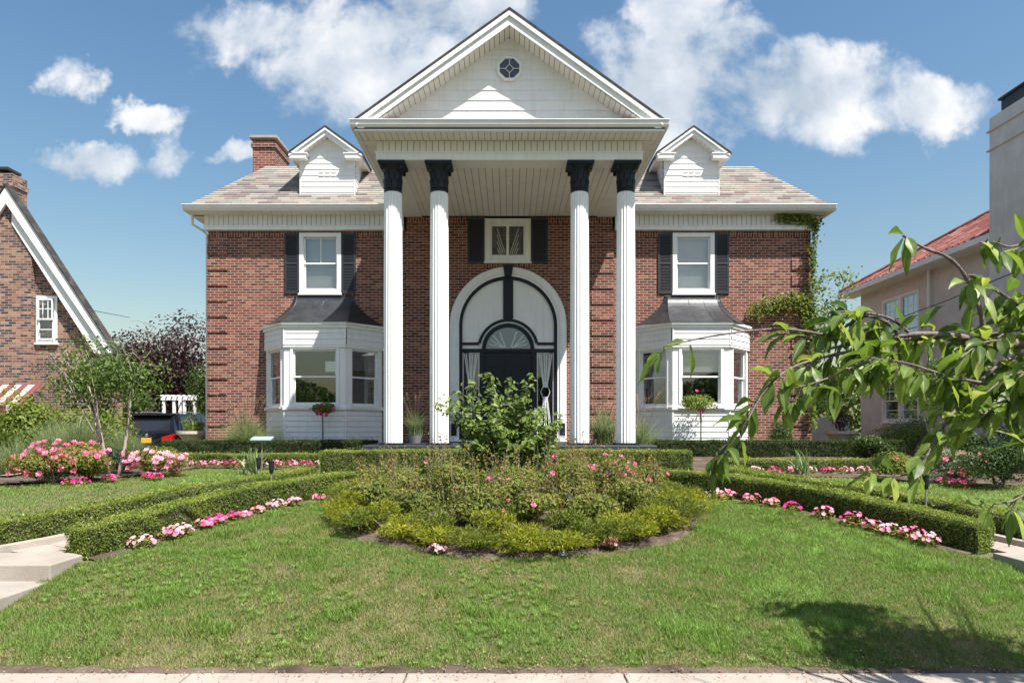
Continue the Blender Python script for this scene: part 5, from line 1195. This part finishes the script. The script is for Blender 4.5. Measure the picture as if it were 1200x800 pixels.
mb = MB(); mb.quad((cx - .70, cy + .125, cz + 1.16), (cx + .70, cy + .125, cz + 1.16), (cx + .60, cy + .335, cz + 1.6), (cx - .60, cy + .335, cz + 1.6)); mb.build('rear_window', M['carglass'], car)
for sx in (-1, 1):
    mb = MB()
    for a, b_ in ((.62, 1.25), (1.32, 2.1), (2.17, 2.85)): mb.quad((cx + sx * .878, cy + a, cz + 1.14), (cx + sx * .878, cy + b_, cz + 1.14), (cx + sx * .742, cy + b_ - .05, cz + 1.62), (cx + sx * .742, cy + a + .08, cz + 1.62))
    mb.build('side_window', M['carglass'], car)
mb = MB(); mb.hexa([(cx - .66, cy + .2, cz + 1.66), (cx + .66, cy + .2, cz + 1.66), (cx + .66, cy + .6, cz + 1.70), (cx - .66, cy + .6, cz + 1.70)], [(cx - .66, cy + .2, cz + 1.69), (cx + .66, cy + .2, cz + 1.69), (cx + .66, cy + .6, cz + 1.75), (cx - .66, cy + .6, cz + 1.75)]); mb.build('spoiler', M['cardark'], car, bevel=.01)
for sx in (-1, 1):
    mb = MB(); mb.tube([(cx + sx * .64, cy + .8, cz + 1.74), (cx + sx * .66, cy + 1.0, cz + 1.79), (cx + sx * .66, cy + 2.3, cz + 1.79), (cx + sx * .64, cy + 2.5, cz + 1.74)], .018, 6); mb.build('roof_rail', M['steelgrey'], car)
    mb = MB(); a, b_ = sorted((cx + sx * .5, cx + sx * .88)); mb.hexa([(a, cy - .03, cz + .82), (b_, cy - .0, cz + .82), (b_ + (.06 if sx > 0 else 0), cy + .25, cz + .84), (a, cy + .2, cz + .84)], [(a, cy - .03, cz + .96), (b_, cy - .0, cz + 1.07), (b_ + (.05 if sx > 0 else 0), cy + .25, cz + 1.07), (a, cy + .2, cz + .97)]); mb.build('tail_light', M['taillight'], car, bevel=.01)
    for yy in (.95, 3.75):
        mb = MB(); xw = cx + sx * .88; P = []
        for rr_, x_ in ((.30, -.12), (.37, -.12), (.38, -.08), (.38, .08), (.36, .1), (.25, .1)): P.append((rr_, x_))
        base = len(mb.v); nn = 28
        for rr_, x_ in P:
            for i in range(nn): a = 2 * math.pi * i / nn; mb.v.append((xw + sx * x_, cy + yy + rr_ * math.cos(a), cz + .38 + rr_ * math.sin(a)))
        for k in range(len(P) - 1):
            for i in range(nn): j = (i + 1) % nn; mb.f.append((base + k * nn + i, base + k * nn + j, base + (k + 1) * nn + j, base + (k + 1) * nn + i)); mb.m.append(0)
        wh = mb.build('wheel', M['tyre'], car)
        mb = MB(); 
        for i in range(10):
            a = 2 * math.pi * i / 10; mb.tube([(xw + sx * .08, cy + yy, cz + .38), (xw + sx * .09, cy + yy + .25 * math.cos(a), cz + .38 + .25 * math.sin(a))], .018, 5)
        mb.build('rim', M['chrome'], wh)
mb = MB(); mb.box(cx - .16, cx + .16, cy - .02, cy + .01, cz + .78, cz + .94); mb.build('number_plate', M['plate'], car)
mb = MB(); mb.lathe(cx, cy + .03, [(.04, cz + .99), (.055, cz + 1.01), (.055, cz + 1.05), (.04, cz + 1.07)], 12); mb.build('emblem', M['chrome'], car)

# ------------------------------------------------------------------ pergola behind
px0 = thing('pergola', 'white garden pergola behind the black car', 'pergola', (-14.5, 29.2, .4)); mb = MB()
for x in (-14.4, -13.97, -13.54, -13.12): mb.box(x - .05, x + .05, 28.4, 28.5, .4, 2.86)
mb.build('post', M['white'], px0); mb = MB(); mb.box(-14.5, -13.04, 28.37, 28.53, 2.86, 3.02)
for i in range(7): mb.box(-14.48 + i * .23, -14.44 + i * .23, 28.3, 29.9, 3.02, 3.08)
mb.build('beam', M['white'], px0)
mb = MB()
for x in (-14.4, -13.12): mb.box(x - .05, x + .05, 29.8, 29.9, .4, 3.02)
mb.build('rear_post', M['white'], px0)

# ------------------------------------------------------------------ left neighbour
NL = thing('neighbour_house', 'tan and brown brick house with a steep white edged gable on the left', 'house', (-14, 19, .4))
ya, yr = 18.15, 18.32; apx, apz = xp(12, 18.2), zp(226, 18.2); sl = 1.53
foot = 3.7
gz = lambda x: apz - sl * abs(x - apx)
mb = MB(); xr_ = apx + (apz - foot) / sl
zl = gz(-12.72)
mb.prism_y([(-22, .3), (-12.72, .3), (-12.72, zl - .2), (apx, apz - .22), (apx - 3.2, apz - 5.1), (-22, 3)], ya, ya + .16)
mb.prism_y([(-12.75, .3), (xr_ - .3, .3), (xr_ - .3, foot + .1), (-12.75, zl - .35)], yr, yr + .12)
mb.box(-22, -13.6, 19.36, 24, .3, 3.0)
mb.build('brick_wall', M['nbrick'], NL)
mb = MB(); t_ = .34
for sx, far in ((1, xr_), (-1, apx - 3.3)):
    zfar = gz(far)
    a = [(apx, apz + .12), (far + sx * .1, zfar + .0), (far + sx * .1 - sx * .22, zfar), (apx, apz - t_)]
    if sx > 0: a = a[::-1]
    mb.prism_y(a[::-1], ya - .12, ya - .04)
mb.build('bargeboard', M['white'], NL, bevel=.01)
mb = MB()
for sx, far in ((1, xr_),):
    q_ = [(apx + .1, apz - .3), (far - .12, gz(far)), (far - .5, gz(far)), (apx + .1, apz - .85)]; mb.prism_y(q_, ya - .035, yr + .02)
mb.build('rake_grey_band', M['alum'], NL)  # flat grey band in place of a soffit under the rake
mb = MB()
for sx, far in ((1, xr_ + .1), (-1, apx - 3.4)):
    b1 = [(apx, ya - .15, apz + .13), (far, ya - .15, gz(far) + .13), (far, ya + .17, gz(far) + .13), (apx, ya + .17, apz + .13)]; mb.hexa(b1, [(p[0], p[1], p[2] + .06) for p in b1])
mb.build('roof', M['shingle'], NL)
mb = MB(); mb.box(-15.6, -14.27, 19.6, 20.2, 2.9, zp(203, 19.6)); mb.box(-15.63, -14.24, 19.57, 20.23, zp(218, 19.6), zp(213, 19.6)); chn = mb.build('chimney', M['nbrick'], NL)
mb = MB(); mb.box(-15.3, -14.7, 19.75, 20.05, zp(203, 19.6), zp(198, 19.6)); mb.box(-15.5, -14.42, 19.62, 20.18, zp(198, 19.6), zp(195, 19.6)); mb.build('chimney_cap', M['shutter'], chn)
ns = Seg((-16, yr), (-9, yr)); win(ns, 16 + xp(43, yr), 16 + xp(68, yr), zp(402, yr), zp(347, yr), NL, muntin=(3, 4), blind=0, trim=.08, depth=-.02)
mb = MB(); aw = MB()
for i in range(12):
    xa = -14.45 + i * .17; xb = xa + .17; m_ = mb if i % 2 else aw
    m_.hexa([(xa, 17.3, 2.28), (xb, 17.3, 2.28), (xb, 18.1, 2.85), (xa, 18.1, 2.85)], [(xa, 17.3, 2.30), (xb, 17.3, 2.30), (xb, 18.1, 2.87), (xa, 18.1, 2.87)]); m_.box(xa, xb, 17.28, 17.3, 2.05, 2.3)
mb.v += aw.v and [] ; A1 = MB(); A1.v = mb.v + aw.v; A1.f = mb.f + [tuple(i + len(mb.v) for i in f) for f in aw.f]; A1.m = [0] * len(mb.f) + [1] * len(aw.f)
A1.build('striped_awning', [M['awnred'], M['awnwhite']], NL)

# ------------------------------------------------------------------ right neighbour
NR = thing('neighbour_house', 'grey stucco house with a red tiled roof and tall chimney on the right', 'house', (15, 18, 1.05))
xw = 12.2; xe = 11.7; df, dn = 23.7, 11.0; ze = 6.42
rs = Seg((xw, df), (xw, dn))
mb = MB(); hu = [(df - 22.3, df - 20.3, 4.35, 5.85), (df - 22.3, df - 20.3, 1.9, 3.25)]
wallholes(mb, rs, 0, df - dn, .5, ze, hu, -.3, 0); mb.box(xw + .3, 24, df - .3, df, .5, ze); mb.box(xw + .3, 24, dn, dn + .3, .5, ze); mb.box(23.7, 24, dn + .3, df - .3, .5, ze)
mb.box(xw + 2, xw + 2.1, dn + .3, df - .3, .6, 6.2)
mb.build('stucco_wall', M['stucco'], NR)
for h_ in hu:
    um = (h_[0] + h_[1]) / 2
    for a, b_ in ((h_[0], um), (um, h_[1])): win(rs, a, b_, h_[2], h_[3], NR, muntin=(3, 4), blind=0, trim=.07, depth=.08)
mb = MB(); t = 5.5; p_ = .6; yA, yB = df + .5, dn - .5; x2 = 24.5
q0 = [(xe, yB, ze), (x2, yB, ze), (x2, yA, ze), (xe, yA, ze)]; q1 = [(xe + t, yB + t, ze + p_ * t), (x2 - t, yB + t, ze + p_ * t), (x2 - t, yA - t, ze + p_ * t), (xe + t, yA - t, ze + p_ * t)]
for i in range(4): j = (i + 1) % 4; mb.quad(q0[i], q0[j], q1[j], q1[i])
mb.quad(*q1); 
# barrel tile rolls on the slope facing us
k = 0; y = yB
while y < yA:
    tt = min(t, yA - y, y - yB)
    if tt > .15: mb.tube([(xe - .04, y, ze + .03), (xe + tt, y, ze + p_ * tt + .03)], .055, 6)
    y += .24
rfn = mb.build('roof', M['redtile'], NR)
mb = MB(); mb.tube([(xe, yA, ze + .05), (xe + t, yA - t, ze + p_ * t + .05)], .1, 8); mb.build('hip_ridge', M['redtile'], rfn)
mb = MB(); mb.box(xe - .08, xe, yB, yA, ze - .12, ze + .03); mb.box(xe, xw, yB, yA, ze - .14, ze - .1); mb.build('gutter', M['alum'], NR)
mb = MB(); mb.box(11.45, 12.6, 14.6, 16.3, 4.4, 9.1); mb.box(11.40, 12.65, 14.55, 16.35, 8.75, 8.80); mb.box(11.40, 12.65, 14.55, 16.35, 8.3, 8.34); cn = mb.build('chimney', M['stucco'], NR, bevel=.02)
mb = MB(); mb.box(11.6, 12.5, 14.8, 16.1, 9.1, 9.45); mb.box(11.55, 12.55, 14.7, 16.15, 9.45, 9.5); mb.build('chimney_cap', M['shutter'], cn)
mb = MB(); mb.tube([(12.1, 20.0 - .3, 6.3), (12.1, 19.7, 1.0)], .05, 8); mb.build('downspout', M['alum'], NR)
mb = MB(); mb.box(10.2, 12.15, 24.4, 24.55, .9, 2.1); mb.build('garden_wall', M['stucco'], None); 
gw = bpy.data.objects['garden_wall']; tag(gw, 'low pale stucco wall at the far end of the grey house', 'wall')
for nm, pts_, lab in (('overhead_cable', [at(50, 354, 17.9), at(100, 362, 24), at(152, 372, 31.5)], 'thin black cable running behind the left gable'), ('overhead_cable', [at(1040, 378, 20.8), at(1110, 352, 17.5), at(1210, 310, 14.0)], 'thin black cable crossing before the grey stucco wall')):
    mb = MB(); mb.tube(pts_, .012, 5); tag(mb.build(nm, M['black']), lab, 'cable', 'overhead cables')

# ------------------------------------------------------------------ sky, sun, camera
w = bpy.data.worlds.new('World'); scene.world = w; w.use_nodes = True; nt = w.node_tree; nt.nodes.clear()
out = N(nt, 'ShaderNodeOutputWorld'); bg = N(nt, 'ShaderNodeBackground'); bg.inputs[1].default_value = .08; nt.links.new(bg.outputs[0], out.inputs[0])
sky = N(nt, 'ShaderNodeTexSky', sky_type='NISHITA'); sky.sun_disc = False
SUN = np.array([.98, -1, 2.3]); SUN = SUN / np.linalg.norm(SUN); el = math.asin(SUN[2]); az = math.atan2(SUN[0], SUN[1])
sky.sun_elevation = el; sky.sun_rotation = az; sky.air_density = 1.55; sky.dust_density = 1.6; sky.ozone_density = 1.6
tc = N(nt, 'ShaderNodeTexCoord').outputs['Generated']; sp = N(nt, 'ShaderNodeSeparateXYZ'); nt.links.new(tc, sp.inputs[0])
yy = mth(nt, 'MAXIMUM', sp.outputs[1], .05); U = mth(nt, 'DIVIDE', sp.outputs[0], yy); Vv = mth(nt, 'DIVIDE', sp.outputs[2], yy)
cb = N(nt, 'ShaderNodeCombineXYZ'); nt.links.new(U, cb.inputs[0]); nt.links.new(Vv, cb.inputs[1])
vec = cb.outputs[0]
wn_ = N(nt, 'ShaderNodeTexNoise'); wn_.inputs['Scale'].default_value = 9; wn_.inputs['Detail'].default_value = 6; wn_.inputs['Roughness'].default_value = .62; nt.links.new(vec, wn_.inputs['Vector'])
ws = N(nt, 'ShaderNodeSeparateColor'); nt.links.new(wn_.outputs['Color'], ws.inputs[0])
U = mth(nt, 'ADD', U, mth(nt, 'MULTIPLY', mth(nt, 'SUBTRACT', ws.outputs[0], .5), .16)); Vv = mth(nt, 'ADD', Vv, mth(nt, 'MULTIPLY', mth(nt, 'SUBTRACT', ws.outputs[1], .5), .12))
clouds = [(300, 45, 115, 55), (430, 60, 180, 85), (520, 10, 110, 50), (800, 95, 130, 95), (940, 115, 190, 68), (1080, 128, 120, 48), (790, 10, 70, 60), (82, 96, 42, 25), (180, 132, 48, 18), (105, 185, 90, 24), (205, 180, 42, 38), (280, 175, 38, 16)]
acc = None
for a, b_, rx, ry in clouds:
    u0 = (a - CX) / F; v0 = (CY - b_) / F
    d = mth(nt, 'ADD', mth(nt, 'POWER', mth(nt, 'ABSOLUTE', mth(nt, 'DIVIDE', mth(nt, 'SUBTRACT', U, u0), rx / F)), 2.0), mth(nt, 'POWER', mth(nt, 'ABSOLUTE', mth(nt, 'DIVIDE', mth(nt, 'SUBTRACT', Vv, v0), ry / F)), 2.0))
    e_ = mth(nt, 'MULTIPLY', mth(nt, 'SUBTRACT', 1.0, d), 1.0 if rx > 100 or rx == 70 and b_ < 50 else .72); acc = e_ if acc is None else mth(nt, 'MAXIMUM', acc, e_)
acc = mth(nt, 'MAXIMUM', acc, -1.0)
nn = N(nt, 'ShaderNodeTexNoise'); nn.inputs['Scale'].default_value = 7.5; nn.inputs['Detail'].default_value = 9; nn.inputs['Roughness'].default_value = .6; nn.inputs['Distortion'].default_value = .15; nt.links.new(vec, nn.inputs['Vector'])
dens = mth(nt, 'ADD', mth(nt, 'MULTIPLY', acc, 1.15), mth(nt, 'MULTIPLY', mth(nt, 'SUBTRACT', nn.outputs['Fac'], .5), 4.0))
mask = N(nt, 'ShaderNodeMapRange', interpolation_type='SMOOTHSTEP'); nt.links.new(dens, mask.inputs[0]); mask.inputs[1].default_value = .0; mask.inputs[2].default_value = 1.0
front = mth(nt, 'GREATER_THAN', sp.outputs[1], .06)
n3 = N(nt, 'ShaderNodeTexNoise'); n3.inputs['Scale'].default_value = 2.6; n3.inputs['Detail'].default_value = 7; nt.links.new(tc, n3.inputs['Vector'])
rear = N(nt, 'ShaderNodeMapRange', interpolation_type='SMOOTHSTEP'); nt.links.new(n3.outputs['Fac'], rear.inputs[0]); rear.inputs[1].default_value = .54; rear.inputs[2].default_value = .72  # clouds out of view behind the camera, added for fill light and reflections
bk = N(nt, 'ShaderNodeMapRange', interpolation_type='SMOOTHSTEP'); nt.links.new(sp.outputs[1], bk.inputs[0]); bk.inputs[1].default_value = .35; bk.inputs[2].default_value = .1
mk = mth(nt, 'MAXIMUM', mth(nt, 'MULTIPLY', mth(nt, 'MULTIPLY', mask.outputs[0], front), .93), mth(nt, 'MULTIPLY', mth(nt, 'MULTIPLY', rear.outputs[0], bk.outputs[0]), .9))
n2 = N(nt, 'ShaderNodeTexNoise'); n2.inputs['Scale'].default_value = 3.6; n2.inputs['Detail'].default_value = 7; nt.links.new(vec, n2.inputs['Vector'])
mp = N(nt, 'ShaderNodeMapping'); mp.inputs['Location'].default_value = (.035, .05, 0); nt.links.new(vec, mp.inputs[0])
n4 = N(nt, 'ShaderNodeTexNoise'); n4.inputs['Scale'].default_value = 7.5; n4.inputs['Detail'].default_value = 5; n4.inputs['Roughness'].default_value = .55; n4.inputs['Distortion'].default_value = .15; nt.links.new(mp.outputs[0], n4.inputs['Vector'])
thick = mth(nt, 'ADD', mth(nt, 'MULTIPLY', dens, -.07), mth(nt, 'ADD', n2.outputs['Fac'], mth(nt, 'MULTIPLY', mth(nt, 'SUBTRACT', nn.outputs['Fac'], n4.outputs['Fac']), 1.1)))
cc = ramp(nt, thick, [(.24, (3.7, 4.2, 4.8)), (.45, (4.9, 5.3, 5.8)), (.66, (6.9, 6.85, 6.85))])
thin = cc
skc = N(nt, 'ShaderNodeHueSaturation'); skc.inputs['Saturation'].default_value = 1.25; skc.inputs['Value'].default_value = .9; nt.links.new(sky.outputs[0], skc.inputs['Color'])
nt.links.new(mix(nt, mk, skc.outputs[0], thin), bg.inputs[0])
sd = bpy.data.lights.new('Sun', 'SUN'); sd.energy = 5.0; sd.angle = R(.53); sd.color = (1, .955, .89); so = bpy.data.objects.new('Sun', sd); COL.objects.link(so)
from mathutils import Vector
so.rotation_euler = Vector(tuple(-SUN)).to_track_quat('-Z', 'Y').to_euler(); so.location = (10, -10, 25)
cd = bpy.data.cameras.new('Camera'); cam = bpy.data.objects.new('Camera', cd); COL.objects.link(cam); scene.camera = cam
cd.sensor_width = 36; cd.lens = 24; cam.location = (0, 0, CAMZ); cam.rotation_euler = (R(90), 0, 0); cd.shift_x = 3 / 1200; cd.shift_y = 100 / 1200; cd.clip_start = .05; cd.clip_end = 6000
vs = scene.view_settings; vs.view_transform = 'Standard'; vs.look = 'None'; vs.gamma = 1; vs.use_curve_mapping = False; vs.exposure = .95
scene.render.resolution_x = 1024; scene.render.resolution_y = 682
scene.cycles.max_bounces = 8; scene.cycles.transparent_max_bounces = 12
